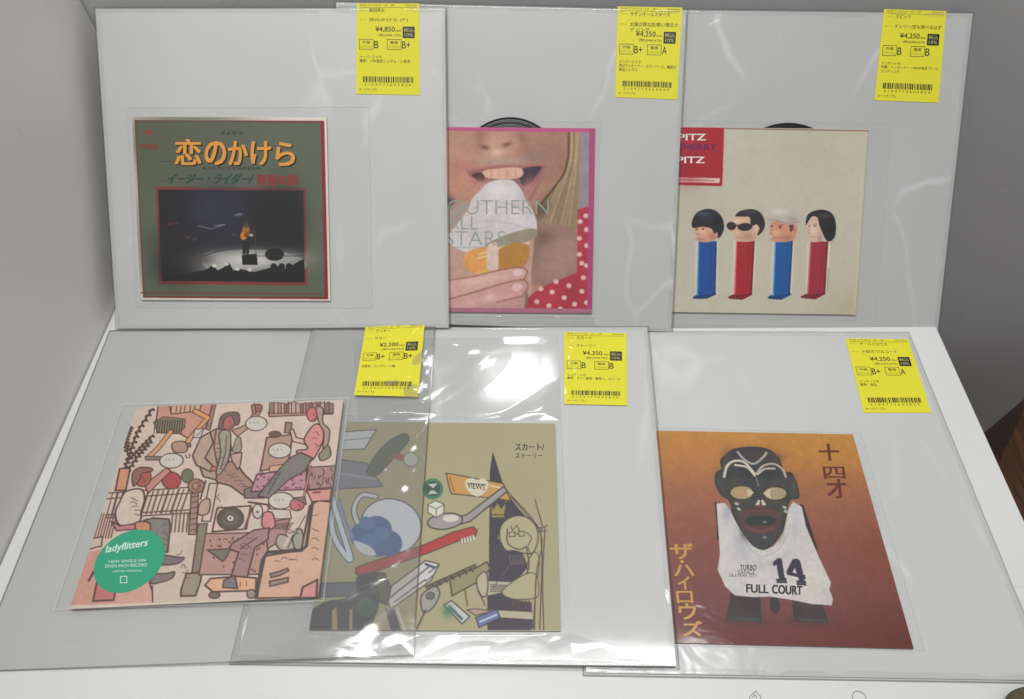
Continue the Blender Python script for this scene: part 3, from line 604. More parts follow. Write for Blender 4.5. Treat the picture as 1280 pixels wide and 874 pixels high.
# plant and vase
for br in ([(278, 320), (300, 250), (330, 170), (380, 92)], [(292, 280), (330, 240), (380, 190)], [(290, 250), (285, 200), (300, 160)], [(282, 330), (330, 262), (372, 212)]):
    L(br, 7, (78, 58, 48), True)
    for i in range(len(br)-1):
        for t in (.2, .45, .7, .95): x = br[i][0]*(1-t)+br[i+1][0]*t; y = br[i][1]*(1-t)+br[i+1][1]*t; a.ell(x+6, y-2, 8, 5, (84, 64, 54), .6); a.ell(x-6, y+3, 7, 5, (84, 64, 54), -.5)
P([(262, 308), (300, 308), (284, 388), (246, 388)], (204, 124, 84), 5)
# poster with zigzag legs and bristle
P([(402, 76), (600, 70), (575, 160), (520, 205), (395, 130)], (188, 120, 104)); P([(600, 72), (612, 74), (590, 170), (575, 165)], (120, 84, 74), 3)
P([(440, 70), (560, 68), (552, 100), (450, 110)], (204, 150, 118)); 
for x in (452, 470, 486, 500, 520, 536): L([(x, 74), (x-4, 104)], 3)
P([(385, 140), (420, 120), (500, 128), (498, 160), (470, 182), (400, 178)], (84, 78, 56), 3)
for k in range(12): L([(392+k*9, 132), (386+k*9, 182)], 2.5, (48, 40, 34))
for q in ([(536, 100), (582, 124), (520, 196), (488, 240)], [(446, 176), (404, 232), (366, 268)]): L(q, 22, OL); L(q, 15, (214, 152, 104))
P([(355, 264), (410, 264), (414, 278), (356, 278)], (84, 80, 82), 3); P([(480, 212), (520, 218), (520, 230), (470, 232)], (76, 76, 80), 3)
P([(535, 166), (566, 164), (556, 196), (528, 196)], (196, 190, 180), 3); L([(540, 190), (560, 170)], 2); P([(455, 215), (500, 212), (505, 246), (460, 248)], (150, 112, 96), 4, True)
# left seated man, bench, balls
for y0, y1 in ((392, 376), (412, 398), (470, 458), (482, 470)): L([(215, y0+6), (520, y1)], 4)
for k in range(16): L([(236+k*18.5, 400-k*1.1), (214+k*18, 482-k*1.1)], 6 if k % 2 else 4, (96, 66, 60) if k % 3 else (120, 90, 80))
for k in range(9): L([(178+k*9, 470+k), (150+k*10, 560)], 4, (120, 78, 74))
for k in range(5): L([(455+k*14, 468), (448+k*14, 538)], 5, (110, 92, 82))
a.ell(450, 352, 34, 31, (168, 74, 76), line=OL, lw=4); a.ell(508, 335, 22, 26, (112, 114, 92), line=OL, lw=3); a.ell(540, 372, 30, 26, (160, 118, 100), line=OL, lw=4); a.ell(540, 372, 14, 12, (176, 140, 118), line=OL, lw=3)
P([(355, 375), (372, 352), (432, 305), (448, 318), (392, 372), (366, 398)], (188, 110, 98), 4)
P([(262, 430), (285, 392), (340, 384), (352, 420), (340, 465), (338, 494), (318, 508), (262, 514), (246, 470)], (208, 192, 178), 5, True)
a.ell(344, 340, 32, 34, (176, 92, 82), line=OL, lw=4); P([(312, 372), (308, 330), (330, 306), (372, 306), (380, 318), (344, 326), (334, 350)], (104, 54, 50), 4, True)
P([(232, 500), (262, 516), (320, 510), (360, 492), (372, 504), (330, 528), (250, 534)], (178, 96, 110), 4)
P([(350, 500), (380, 488), (440, 492), (446, 520), (436, 612), (404, 614), (396, 548), (344, 548)], (84, 92, 88), 5); P([(320, 505), (368, 505), (370, 535), (330, 545)], (196, 110, 72), 4, True)
P([(405, 640), (420, 624), (470, 630), (496, 634), (470, 654), (410, 658)], (74, 66, 74), 4, True); P([(372, 712), (390, 692), (430, 690), (460, 684), (452, 706), (410, 722), (380, 726)], (80, 74, 74), 4, True)
P([(128, 570), (200, 555), (195, 590), (140, 604)], (196, 176, 162), 4); L([(225, 580), (150, 715)], 8); L([(240, 585), (165, 715)], 3, (190, 160, 150)); L([(165, 690), (205, 690)], 4)
P([(182, 708), (250, 735), (240, 786), (165, 790)], (182, 82, 86), 5); L([(380, 735), (382, 800)], 4); L([(370, 725), (380, 750)], 4)
# standing man in a suit
P([(544, 250), (568, 188), (612, 164), (656, 168), (668, 236), (642, 332), (606, 348), (566, 338), (552, 300)], (150, 126, 110), 5)
P([(526, 262), (556, 196), (590, 176), (602, 214), (572, 270), (600, 300), (592, 320), (540, 296)], (160, 136, 118), 5); a.ell(604, 310, 12, 9, (176, 116, 98), line=OL, lw=3)
P([(612, 352), (640, 300), (676, 282), (712, 326), (748, 368), (722, 408), (664, 372)], (136, 98, 80), 5, True)
P([(622, 186), (640, 168), (664, 180), (660, 262), (634, 320), (612, 326), (628, 250)], (126, 128, 112), 4, True); L([(650, 190), (646, 250), (630, 310)], 3); L([(612, 170), (604, 230), (618, 300)], 4)
P([(668, 170), (720, 150), (756, 92), (776, 100), (742, 152), (690, 192)], (156, 116, 104), 4); a.ell(764, 88, 16, 14, (150, 100, 88), line=OL, lw=4); P([(740, 78), (752, 72), (758, 110), (744, 112)], (120, 80, 70), 3)
a.ell(656, 138, 26, 30, (176, 104, 98), line=OL, lw=4); P([(620, 158), (636, 112), (690, 104), (698, 138), (684, 152), (668, 118), (644, 128), (634, 160)], (62, 46, 42), 3, True)
P([(714, 386), (760, 366), (800, 398), (786, 416), (716, 416)], (76, 66, 70), 4)
P([(684, 200), (700, 196), (704, 235), (694, 250), (672, 246), (676, 226)], (130, 124, 108), 3, True); P([(664, 256), (706, 250), (700, 296), (690, 312), (670, 280)], (176, 140, 132), 4)
# shelf of books, dresser, woman at the right
P([(802, 104), (1038, 94), (1036, 110), (806, 120)], (150, 104, 96), 4)
rs = np.random.RandomState(4); x = 806
while x < 1032: wd = 8+rs.rand()*9; P([(x, 76-rs.rand()*10), (x+wd, 74-rs.rand()*10), (x+wd, 106), (x, 108)], [(112, 78, 76), (178, 140, 130), (150, 96, 92), (90, 66, 62), (196, 164, 150)][rs.randint(5)], 3); x += wd
P([(796, 196), (890, 184), (874, 296), (772, 318)], (156, 118, 102), 5); P([(806, 300), (862, 292), (860, 318), (806, 322)], (200, 150, 120), 3); a.ell(826, 184, 22, 12, (112, 84, 70), line=OL, lw=3)
P([(760, 330), (940, 302), (940, 384), (738, 392)], (168, 108, 134), 5)
for k in range(26): a.ell(762+rs.rand()*170, 320+rs.rand()*62, 4, 4, (110, 66, 84))
P([(944, 304), (1046, 298), (1040, 376), (945, 384)], (142, 98, 98), 4)
for k in range(24): x, y = 950+rs.rand()*88, 306+rs.rand()*68; L([(x, y), (x+8-rs.rand()*16, y+12)], 3)
P([(865, 140), (888, 142), (884, 180), (860, 178)], (120, 84, 76), 4)
P([(880, 168), (890, 210), (940, 222), (950, 205), (904, 196), (892, 165)], (204, 176, 164), 4)
P([(932, 200), (970, 148), (998, 160), (1002, 200), (986, 240), (958, 280), (918, 268), (906, 244), (944, 236)], (208, 116, 116), 5, True); a.ell(962, 112, 20, 26, (204, 112, 112), line=OL, lw=4); P([(975, 86), (1000, 92), (1000, 140), (1024, 170), (1018, 220), (1000, 236), (1004, 180), (985, 140)], (152, 122, 116), 4, True)
P([(962, 270), (920, 250), (880, 270), (846, 306), (792, 372), (764, 408), (806, 416), (872, 352), (936, 316)], (76, 82, 80), 5); L([(846, 320), (800, 400)], 3, (60, 60, 84)); P([(1000, 240), (1020, 225), (1028, 262), (996, 280), (985, 262)], (96, 108, 90), 4, True); L([(955, 300), (930, 416)], 9); L([(955, 300), (930, 416)], 4, (206, 130, 140))
# speech bubbles
for x, y, rx, ry in ((450, 280, 43, 27), (758, 145, 39, 26), (843, 243, 41, 27), (848, 425, 46, 30)): a.ell(x, y, rx, ry, (206, 198, 186), -.06, line=OL, lw=4)
L([(500, 258), (505, 270), (516, 268), (514, 255)], 3)
# columns, guitar, turntable
P([(588, 362), (618, 362), (592, 500), (560, 500)], (200, 184, 170), 4); P([(556, 430), (588, 420), (584, 470), (548, 474)], (170, 140, 126), 4, True); L([(552, 350), (520, 540)], 8, (140, 92, 84)); L([(575, 352), (555, 420)], 5)
P([(522, 400), (548, 396), (540, 548), (512, 548)], (128, 96, 86), 4)
for k in range(7): L([(520, 412+k*20), (546, 408+k*20)], 3)
P([(548, 510), (580, 508), (556, 690), (524, 690)], (92, 84, 72), 4)
for k in range(9): L([(544-k*1.5, 530+k*17), (576-k*2, 528+k*17)], 2.5, (140, 130, 110))
P([(504, 690), (560, 686), (556, 716), (538, 770), (484, 772), (486, 745)], (124, 120, 98), 5)
P([(574, 545), (812, 540), (786, 692), (550, 694)], (160, 114, 108), 4)
for k in range(30): a.ell(586+rs.rand()*210, 552+rs.rand()*130, 4, 4, (110, 62, 60))
P([(616, 452), (738, 444), (722, 528), (598, 538)], (204, 184, 172), 5); a.ell(664, 490, 48, 41, (88, 82, 74), -.1, line=OL, lw=4); a.ell(664, 490, 32, 27, (104, 98, 88), -.1); a.ell(664, 489, 14, 12, (210, 204, 192), line=OL, lw=3); a.ell(664, 489, 4, 4, OL); L([(742, 452), (716, 526)], 8, (120, 76, 70)); L([(730, 430), (800, 440), (820, 480)], 7)
a.ell(763, 464, 18, 26, (204, 196, 184), line=OL, lw=4); a.ell(763, 466, 4, 5, OL); P([(800, 455), (880, 458), (886, 490), (800, 492)], (196, 186, 176), 3)
# man in the armchair, board with wheels
P([(820, 500), (880, 490), (862, 560), (800, 600), (790, 540)], (150, 100, 108), 4)
for k in range(9): L([(828+k*8, 505), (820+k*7, 528)], 3)
P([(842, 548), (880, 560), (900, 596), (850, 604), (830, 580)], (150, 150, 140), 4, True); P([(890, 540), (922, 530), (928, 590), (898, 598)], (128, 140, 118), 4, True); L([(860, 590), (930, 470)], 9, (200, 190, 180)); L([(872, 596), (936, 480)], 3)
P([(786, 470), (816, 470), (826, 516), (800, 530), (778, 512)], (204, 108, 122), 4, True); a.ell(906, 440, 26, 22, (190, 104, 112), line=OL, lw=4); P([(890, 415), (935, 410), (940, 440), (915, 425)], (80, 64, 60), 3)
P([(806, 524), (800, 566), (752, 596), (724, 708), (664, 708), (694, 612), (660, 602), (668, 582), (750, 532)], (134, 92, 100), 5); P([(580, 604), (664, 600), (650, 630), (636, 646), (608, 624)], (66, 70, 62), 4); L([(700, 600), (760, 560)], 4)
P([(572, 732), (592, 708), (690, 700), (758, 706), (756, 752), (600, 756)], (220, 164, 118), 5); P([(636, 740), (640, 714), (680, 696), (690, 744)], (70, 80, 92), 4); a.ell(606, 768, 20, 12, (118, 104, 96), line=OL, lw=4); a.ell(740, 764, 16, 16, (150, 134, 124), line=OL, lw=4); L([(700, 720), (700, 736)], 3, (180, 80, 70)); L([(722, 718), (722, 734)], 3, (180, 80, 70))
# orange armchair
P([(952, 444), (985, 424), (1030, 430), (985, 776), (758, 780), (790, 626), (922, 604)], (206, 156, 126), 6); L([(962, 432), (940, 590), (922, 606), (800, 612), (780, 640), (758, 778)], 11, (76, 66, 60)); P([(940, 388), (1032, 382), (1026, 424), (960, 428)], (212, 124, 122), 4); L([(965, 396), (990, 394)], 5)
P([(808, 690), (835, 684), (872, 670), (876, 680), (840, 698), (812, 704)], (110, 90, 80), 4); P([(806, 718), (874, 704), (874, 720), (808, 736)], (110, 104, 84), 4)
P([(918, 778), (926, 740), (980, 712), (976, 778)], (206, 122, 122), 6)
# small linework: folds, hatching, panel lines
rs = np.random.RandomState(11)
for x, y, n_, dx, dy, ln in ((600, 220, 6, 4, 18, 26), (650, 330, 5, 14, 12, 30), (820, 330, 5, -12, 14, 26), (960, 180, 4, 4, 18, 20), (300, 420, 5, 4, 14, 24), (410, 520, 4, 2, 20, 22), (720, 560, 5, -8, 20, 26), (850, 520, 6, 8, 6, 22), (960, 480, 5, 0, 40, 24), (830, 640, 4, 20, 2, 20), (640, 560, 5, 20, 10, 14), (470, 620, 5, 6, 22, 20), (200, 640, 4, 10, 16, 24), (610, 400, 5, 4, 20, 14)):
    for k in range(n_): x1, y1 = x+dx*k+rs.randn()*3, y+dy*k+rs.randn()*3; L([(x1, y1), (x1+ln*.5, y1+rs.randn()*5), (x1+ln, y1+rs.randn()*7)], 2.2, (104, 76, 70), True)
for x, y in ((444, 276), (752, 142), (836, 240), (842, 422)):
    for k in range(3): L([(x-18+k*14, y-4), (x-12+k*14, y+4)], 2, (150, 130, 122))
for x, y in ((340, 345), (655, 145), (958, 118), (902, 444)): a.ell(x+8, y-4, 2.5, 2.5, OL); L([(x+14, y), (x+18, y+6), (x+12, y+8)], 2); L([(x+4, y+14), (x+14, y+13)], 2.2)
a.poly([(60, 806), (985, 776), (985, 800), (60, 830)], (218, 198, 184))
a.blur(1); a.mottle(.012, seed=5)
s4, c4 = make_single(P4, K4, [(153, 505), (437, 496.5), (405, 752), (66, 763)], a, 'pink record cover with a crowded comic drawing of people and a round green sticker', .28, 9, (4, 4, 1), (.6, .5, .45))
SH = homography(UNIT, K4)
M_GREEN = coated('green_sticker_paper', (40, 168, 128), .2, 12, (1, 1, 1), 1.0)
cu, cv = hmap(np.linalg.inv(SH), [(162, 700.5)])[0]
ring = hmap(SH, [(cu+.142*math.cos(t), cv+.142*math.sin(t)) for t in np.linspace(0, 2*math.pi, 64, endpoint=False)])
v, f = prism([P4.px(x, y, H_INK+.00012) for x, y in ring], P4.n, .00012)
stk = link_mesh('sticker', v, f, M_GREEN, c4)
px_letters('sticker_lettering', [('ladyflitters', 134, 682, 186, 694, .02, (-3, -9)), ('NEW SINGLE ON', 136, 700.5, 182, 704, .01, (0, -2)), ('SEVEN INCH RECORD', 131, 706, 184, 710, .01, (0, -2)), ('LIMITED PRESSING', 141, 713, 177, 715.5, .0, (0, -1)), ('#', 150, 720, 159, 721), ('#', 150, 728, 159, 729), ('#', 150, 721, 151, 728), ('#', 158, 721, 159, 728)], P4, ink('sticker_white_print', (206, 232, 222), 1.1), stk, H_INK+.0002)

# ------------------------------------------------------------------ cover 5: olive cover with scattered objects
z5 = lambda x, y: (360+x/2.7306, 500+y/2.7306)
a = Art(K5, z5, GF); OL = (74, 66, 58); WT = 1.0; PALE = 0; a.fill((172, 163, 126))
for k in range(10): a.blob(100+random.random()*800, 90+random.random()*680, 110, 90, random.choice([(176, 167, 130), (168, 160, 122), (174, 162, 128)]), .5)
DKB = (62, 52, 62)
a.poly([(698, 176), (738, 300), (690, 345), (688, 250)], DKB); a.poly([(688, 330), (740, 310), (790, 375), (850, 440), (800, 398), (760, 400), (726, 430), (716, 470), (740, 512), (800, 520), (818, 570), (790, 604), (735, 640), (684, 640)], DKB)
a.poly([(680, 668), (735, 655), (765, 680), (830, 690), (832, 722), (680, 714)], DKB); a.poly([(680, 738), (835, 748), (833, 785), (680, 785)], DKB)
a.poly([(680, 618), (770, 622), (735, 652), (680, 664)], (186, 180, 166)); 
for k in range(5): L([(690, 630+k*6), (750, 632+k*5)], 2.5)
a.poly([(676, 714), (832, 722), (834, 748), (676, 738)], (186, 178, 150)); L([(676, 714), (832, 722)], 3)
for k in range(6): L([(768+k*11, 676), (766+k*11, 718)], 3)
a.line([(700, 640), (760, 560), (800, 560)], (92, 80, 86), 3); 
for k in range(6): L([(755+k*9, 530), (760+k*9, 560)], 2.5, (120, 108, 110))
# figure behind the curtain, curtain lines
SKC = (178, 170, 132)
P([(722, 470), (730, 425), (768, 398), (812, 400), (846, 432), (852, 480), (836, 520), (812, 524), (770, 514), (742, 512)], SKC, 4, True)
L([(748, 440), (750, 490), (790, 510), (810, 500)], 4, sm=True); L([(760, 430), (765, 445), (780, 428), (790, 446)], 3); P([(754, 452), (774, 450), (774, 466), (756, 468)], SKC, 3); P([(786, 450), (804, 448), (806, 464), (788, 466)], SKC, 3); L([(774, 458), (786, 457)], 3); L([(810, 450), (830, 470), (818, 500), (830, 530)], 3, sm=True)
P([(816, 560), (838, 520), (856, 540), (850, 610), (824, 600)], SKC, 3, True); L([(812, 500), (822, 560), (812, 600)], 4, sm=True)
P([(730, 656), (760, 624), (816, 592), (848, 600), (852, 668), (800, 680), (756, 676)], SKC, 3, True)
for q in (((738, 300), (860, 450), (846, 600), (840, 785)), ((862, 450), (866, 560), (858, 785)), ((876, 450), (868, 600), (872, 785)), ((842, 340), (868, 432)), ((852, 450), (884, 428)), ((862, 440), (880, 446)), ((760, 330), (856, 440)), ((846, 620), (836, 785))): L(q, 3.5, sm=len(q) > 2)
for k in range(4): a.ell(856+k*5, 442, 5, 7, SKC, line=OL, lw=2.5)
P([(690, 345), (700, 372), (715, 350), (728, 370), (744, 346), (738, 402), (694, 402)], (156, 140, 74), 4); L([(696, 392), (738, 392)], 4); a.ell(692, 342, 5, 5, (150, 134, 70)); a.ell(745, 342, 5, 5, (150, 134, 70))
# ticket, spoon, sugar, badge
P([(540, 250), (735, 286), (760, 345), (720, 338), (558, 320), (550, 300)], (200, 150, 80), 4); L([(552, 264), (566, 312)], 5, (160, 100, 60)); a.poly([(604, 280), (626, 266), (644, 274), (664, 268), (684, 284), (676, 310), (648, 330), (616, 312)], (214, 206, 180), sm=True); L([(616, 286), (674, 290)], 6, (150, 130, 110)); L([(690, 292), (722, 300)], 6, (224, 206, 160))
P([(584, 398), (610, 392), (735, 296), (748, 312), (622, 414), (590, 424)], (160, 152, 154), 5); a.ell(536, 414, 60, 27, (158, 152, 152), -.12, line=OL, lw=5); a.ell(556, 404, 28, 12, (212, 206, 190), -.05)
P([(478, 358), (504, 344), (532, 356), (532, 386), (506, 402), (478, 384)], (216, 212, 200), 3); L([(478, 360), (506, 372), (532, 358)], 2.5); L([(506, 372), (506, 400)], 2.5)
a.ell(494, 304, 36, 36, (64, 124, 90)); a.ell(494, 304, 26, 26, (48, 84, 64)); P([(472, 286), (514, 284), (496, 304)], (176, 196, 184), 3); P([(474, 324), (516, 322), (500, 308), (486, 308)], (170, 190, 170), 3)
# brush
P([(232, 574), (246, 566), (470, 492), (560, 452), (632, 432), (646, 446), (640, 464), (590, 478), (480, 522), (250, 602), (232, 592)], (178, 52, 54), 4)
for k in range(5): a.poly([(588+k*10, 474-k*3), (595+k*10, 472-k*3), (597+k*10, 490-k*3), (590+k*10, 492-k*3)], (214, 206, 190)); L([(588+k*10, 474-k*3), (590+k*10, 492-k*3)], 2)
# cup with blue flowers, clips, upper left things
a.ell(352, 430, 104, 92, (216, 218, 222), .25, line=OL, lw=4); L([(300, 330), (252, 326), (226, 372), (240, 420), (270, 440)], 20, OL, True); L([(300, 330), (252, 326), (226, 372), (240, 420), (270, 440)], 13, (206, 208, 208), True)
for x, y, rx, ry in ((252, 462, 40, 42), (306, 440, 50, 44), (346, 490, 44, 44), (300, 500, 44, 34)): a.ell(x, y, rx, ry, (66, 98, 150), .3)
for x, y in ((268, 420), (322, 456), (280, 480)): a.ell(x, y, 26, 22, (86, 118, 172), .2)
a.poly([(225, 480), (280, 500), (300, 530), (250, 520)], (206, 210, 216), sm=True)
L([(150, 330), (180, 430), (214, 545), (160, 470), (140, 360)], 22, (96, 108, 128), True); L([(150, 330), (180, 430), (214, 545), (160, 470), (140, 360)], 14, (206, 216, 226), True); L([(176, 340), (200, 420), (222, 470)], 10, (120, 136, 176))
P([(160, 112), (302, 102), (262, 168), (150, 172)], (198, 202, 202), 4); L([(180, 140), (280, 130)], 5, (140, 146, 150)); P([(150, 200), (268, 216), (324, 296), (150, 306)], (128, 128, 136), 4); L([(170, 250), (300, 270)], 6, (160, 160, 168))
P([(396, 116), (412, 140), (360, 200), (306, 256), (270, 246), (300, 190), (340, 146)], (88, 100, 76), 4, True); a.ell(384, 196, 24, 12, (150, 84, 62), .3); a.ell(420, 204, 26, 24, (186, 184, 170), line=OL, lw=2); a.ell(334, 238, 5, 5, (230, 225, 200))
# packet, pen, black shoe, gadgets
P([(326, 656), (470, 548), (516, 560), (488, 616), (352, 712)], (208, 204, 194), 4); L([(346, 676), (480, 570)], 6, (110, 104, 116)); L([(362, 690), (470, 612)], 4); L([(470, 560), (500, 572)], 8, (70, 70, 110)); L([(480, 590), (510, 566)], 4, (70, 70, 110)); L([(470, 620), (498, 596)], 4, (90, 90, 120))
P([(334, 712), (362, 716), (384, 784), (356, 790)], (72, 66, 74), 4); L([(372, 712), (400, 790)], 8, (206, 202, 190))
P([(66, 778), (78, 724), (130, 690), (200, 676), (232, 640), (240, 600), (290, 590), (336, 600), (312, 680), (300, 730), (250, 785)], (58, 52, 56), 4, True); P([(104, 626), (236, 622), (238, 668), (110, 672)], (104, 106, 118), 4); a.ell(268, 706, 34, 32, (54, 92, 66)); P([(150, 720), (168, 700), (172, 785), (150, 785)], (178, 152, 92), 3); P([(210, 715), (222, 710), (222, 785), (208, 785)], (178, 152, 92), 3); P([(300, 600), (330, 590), (352, 640), (340, 700), (316, 690)], (96, 92, 72), 4)
P([(552, 612), (640, 574), (678, 552), (690, 574), (664, 612), (560, 668)], (146, 140, 104), 5); P([(470, 636), (560, 596), (640, 560), (640, 574), (552, 612), (480, 650)], (110, 92, 62), 4); 
for k in range(7): L([(490+k*22, 628-k*9), (500+k*22, 640-k*9)], 4, (60, 52, 40))
P([(456, 668), (500, 636), (518, 660), (496, 706), (462, 724)], (160, 156, 150), 4, True); a.ell(486, 668, 14, 12, (110, 106, 108), line=OL, lw=3); L([(470, 716), (440, 780)], 5); L([(604, 650), (612, 700)], 7, (130, 112, 60))
P([(532, 700), (558, 684), (620, 738), (594, 764)], (192, 198, 190), 4); L([(552, 706), (592, 746)], 9, (96, 104, 96)); a.blob(545, 720, 18, 22, (50, 110, 80), .7); P([(610, 716), (640, 712), (700, 720), (640, 734)], (178, 148, 138), 3); P([(640, 742), (712, 714), (724, 742), (652, 776)], (96, 114, 158), 4); L([(656, 756), (712, 732)], 6, (190, 198, 214)); P([(644, 610), (672, 586), (682, 620), (676, 668), (652, 660)], (186, 172, 150), 4, True); L([(650, 650), (672, 700)], 4)
a.poly([(60, 786), (940, 786), (940, 800), (60, 800)], (196, 188, 158))
a.blur(1)
s5, c5 = make_single(P5, K5, [(430, 519), (702, 522), (713, 797), (379, 795)], a, 'olive record cover with scattered drawn objects, a red toothbrush and a curtain', .12, 8, (1, 4, 2), (.6, .57, .45), rough=.05)
I_BK = ink('black_cover_print', (34, 32, 28))
px_letters('title_lettering', [('スカート/', 644, 554.5, 680, 563, .025), ('ストーリー', 644, 566, 678, 573, .008)], P5, I_BK, c5)
px_letters('ticket_lettering', [('VIEWS', 584, 603, 606, 610, .01, (0, 3))], P5, I_BK, c5)

# ------------------------------------------------------------------ cover 6: orange cover with a carved mask in a sports vest
z6 = lambda x, y: (780+x/2.73, 520+y/2.73)
a = Art(K6, z6, GF)
a.gradv([(0, (194, 134, 58)), (.12, (188, 124, 58)), (.35, (158, 96, 66)), (.6, (134, 74, 60)), (.85, (116, 62, 60)), (1, (106, 40, 36))])
a.blob(960, 770, 190, 150, (100, 34, 24), .8); a.blob(880, 500, 110, 160, (132, 62, 40), .5); a.blob(700, 110, 180, 70, (190, 134, 48), .6); a.blob(200, 700, 150, 120, (116, 62, 66), .5)
OL = (30, 28, 28); MK = (50, 54, 56)
a.poly([(366, 604), (466, 612), (470, 704), (346, 700)], (56, 44, 42)); a.poly([(572, 620), (674, 636), (700, 708), (580, 704)], (58, 44, 42)); a.blob(410, 690, 60, 16, (72, 60, 52), .6); a.blob(636, 694, 60, 16, (70, 58, 52), .6); a.blob(400, 704, 80, 14, (88, 46, 42), .7); a.blob(640, 708, 80, 14, (88, 44, 40), .7); a.ell(515, 644, 18, 30, (44, 44, 48), -.1)
for q in ((380, 690, 460, 696), (600, 694, 684, 698)): L([(q[0], q[1]), (q[2], q[3])], 8, (62, 70, 64))
L([(606, 308), (626, 370), (652, 450)], 14, (44, 34, 32)); L([(314, 298), (322, 370), (322, 420)], 9, (44, 34, 32))
a.poly([(316, 300), (345, 297), (366, 330), (400, 395), (440, 445), (475, 458), (510, 445), (545, 395), (560, 320), (576, 293), (606, 310), (622, 380), (664, 480), (705, 568), (700, 592), (713, 624), (708, 646), (640, 641), (570, 627), (500, 616), (440, 618), (378, 612), (345, 580), (320, 525), (328, 470), (322, 390)], (208, 202, 198))
a.blob(400, 440, 30, 60, (182, 184, 190), .7, -.4); a.blob(520, 490, 60, 10, (178, 178, 182), .6, -.5); a.blob(585, 360, 14, 60, (188, 186, 196), .6); a.blob(352, 330, 14, 30, (150, 160, 186), .6); a.blob(640, 580, 40, 50, (212, 204, 190), .7); a.blob(430, 500, 50, 20, (196, 194, 196), .6)
L([(384, 380), (440, 462), (480, 478), (530, 452), (560, 400)], 5, (186, 184, 186), True)
P([(352, 130), (380, 113), (440, 107), (492, 115), (528, 146), (546, 190), (572, 196), (590, 236), (595, 280), (564, 288), (554, 340), (540, 392), (508, 436), (476, 456), (440, 440), (402, 392), (374, 340), (360, 290), (330, 268), (311, 222), (318, 192), (334, 182), (330, 154)], MK, 3, True)
a.blob(440, 130, 60, 22, (60, 52, 56), .7); a.blob(400, 220, 30, 20, (56, 68, 66), .8); a.blob(520, 220, 40, 20, (62, 62, 62), .8); a.blob(575, 250, 14, 30, (60, 70, 70), .7); a.blob(330, 225, 14, 26, (62, 74, 72), .7)
for x, y, rx, ry, c in ((470, 250, 12, 60, (70, 66, 62)), (400, 320, 14, 40, (78, 64, 54)), (535, 320, 14, 40, (74, 62, 54)), (470, 420, 40, 16, (66, 64, 62)), (350, 150, 12, 30, (84, 66, 52)), (525, 160, 12, 26, (80, 64, 52)), (440, 200, 80, 14, (34, 32, 32)), (402, 292, 40, 6, (96, 72, 52)), (516, 294, 40, 6, (92, 70, 52))): a.blob(x, y, rx, ry, c, .7)
for x, y, rx, ry, c in ((380, 230, 12, 26, (84, 70, 58)), (545, 235, 12, 26, (80, 66, 54)), (340, 250, 10, 20, (72, 60, 52)), (580, 240, 8, 20, (86, 74, 62)), (470, 140, 60, 10, (78, 60, 48)), (420, 400, 20, 24, (66, 58, 52)), (520, 400, 18, 24, (70, 60, 54)), (466, 300, 30, 8, (76, 62, 52))): a.blob(x, y, rx, ry, c, .75)
for k in range(7): L([(376+k*4, 300+k*18), (392+k*5, 296+k*18)], 2, (92, 80, 66)); L([(556-k*4, 300+k*18), (540-k*5, 296+k*18)], 2, (92, 80, 66))
WB = (204, 198, 182)
L([(342, 208), (352, 172), (378, 154), (412, 160), (446, 198)], 9, WB, True); L([(452, 198), (474, 172), (510, 164), (540, 182), (552, 208)], 8, (186, 166, 154), True); L([(380, 168), (420, 176), (446, 204)], 8, (206, 200, 186), True); L([(456, 200), (480, 182), (514, 180)], 7, (190, 184, 172), True); L([(388, 124), (412, 150), (444, 164), (474, 142), (486, 126)], 8, (172, 166, 154), True); L([(450, 210), (460, 240)], 4, (130, 130, 126))
a.ell(402, 262, 44, 27, (62, 50, 40)); a.ell(516, 265, 44, 25, (62, 50, 40)); a.ell(402, 262, 38, 22, (176, 152, 112)); a.ell(516, 265, 38, 21, (170, 156, 122)); a.poly([(420, 250), (444, 262), (422, 276)], (208, 196, 160)); a.poly([(498, 250), (474, 264), (500, 282)], (212, 200, 162)); a.blob(400, 264, 18, 8, (190, 140, 100), .7)
for x, y in ((385, 300), (392, 318), (548, 312), (552, 326)): a.ell(x, y, 8, 5, (170, 168, 160), .5)
a.poly([(448, 306), (458, 286), (464, 288), (462, 304)], (204, 198, 184)); a.poly([(468, 288), (474, 286), (486, 304), (472, 306)], (204, 198, 184)); a.ell(468, 312, 14, 8, (130, 64, 58))
a.ell(466, 356, 72, 48, (84, 54, 50)); a.blob(466, 334, 50, 12, (108, 68, 62), .7); a.ell(466, 352, 56, 26, (78, 62, 54)); a.ell(466, 358, 54, 18, (42, 44, 44)); a.line([(420, 382), (466, 394), (512, 382)], (110, 70, 66), 10, .7, sm=True); a.ell(480, 362, 8, 4, (96, 104, 106)); a.ell(480, 414, 7, 5, (120, 124, 126))
q6 = lambda pts: [((880+x/6.244-780)*2.73, (650+y/6.244-520)*2.73) for x, y in pts]
NV = (46, 42, 60)
a.poly(q6([(536, 334), (572, 298), (606, 300), (630, 452), (642, 452), (648, 494), (566, 492), (562, 458), (584, 456), (566, 350), (544, 362)]), NV)
a.poly(q6([(690, 308), (722, 300), (748, 316), (776, 426), (790, 430), (792, 462), (782, 464), (784, 474), (796, 476), (798, 512), (724, 508), (720, 472), (740, 470), (736, 448), (646, 426), (642, 402)]), NV)
a.poly(q6([(708, 372), (724, 418), (690, 410)]), (206, 202, 200)); a.poly(q6([(566, 472), (640, 476), (640, 479), (566, 476)]), (110, 106, 120)); a.poly(q6([(724, 488), (794, 492), (794, 495), (724, 491)]), (110, 106, 120))
a.blur(1); a.mottle(.016, seed=9)
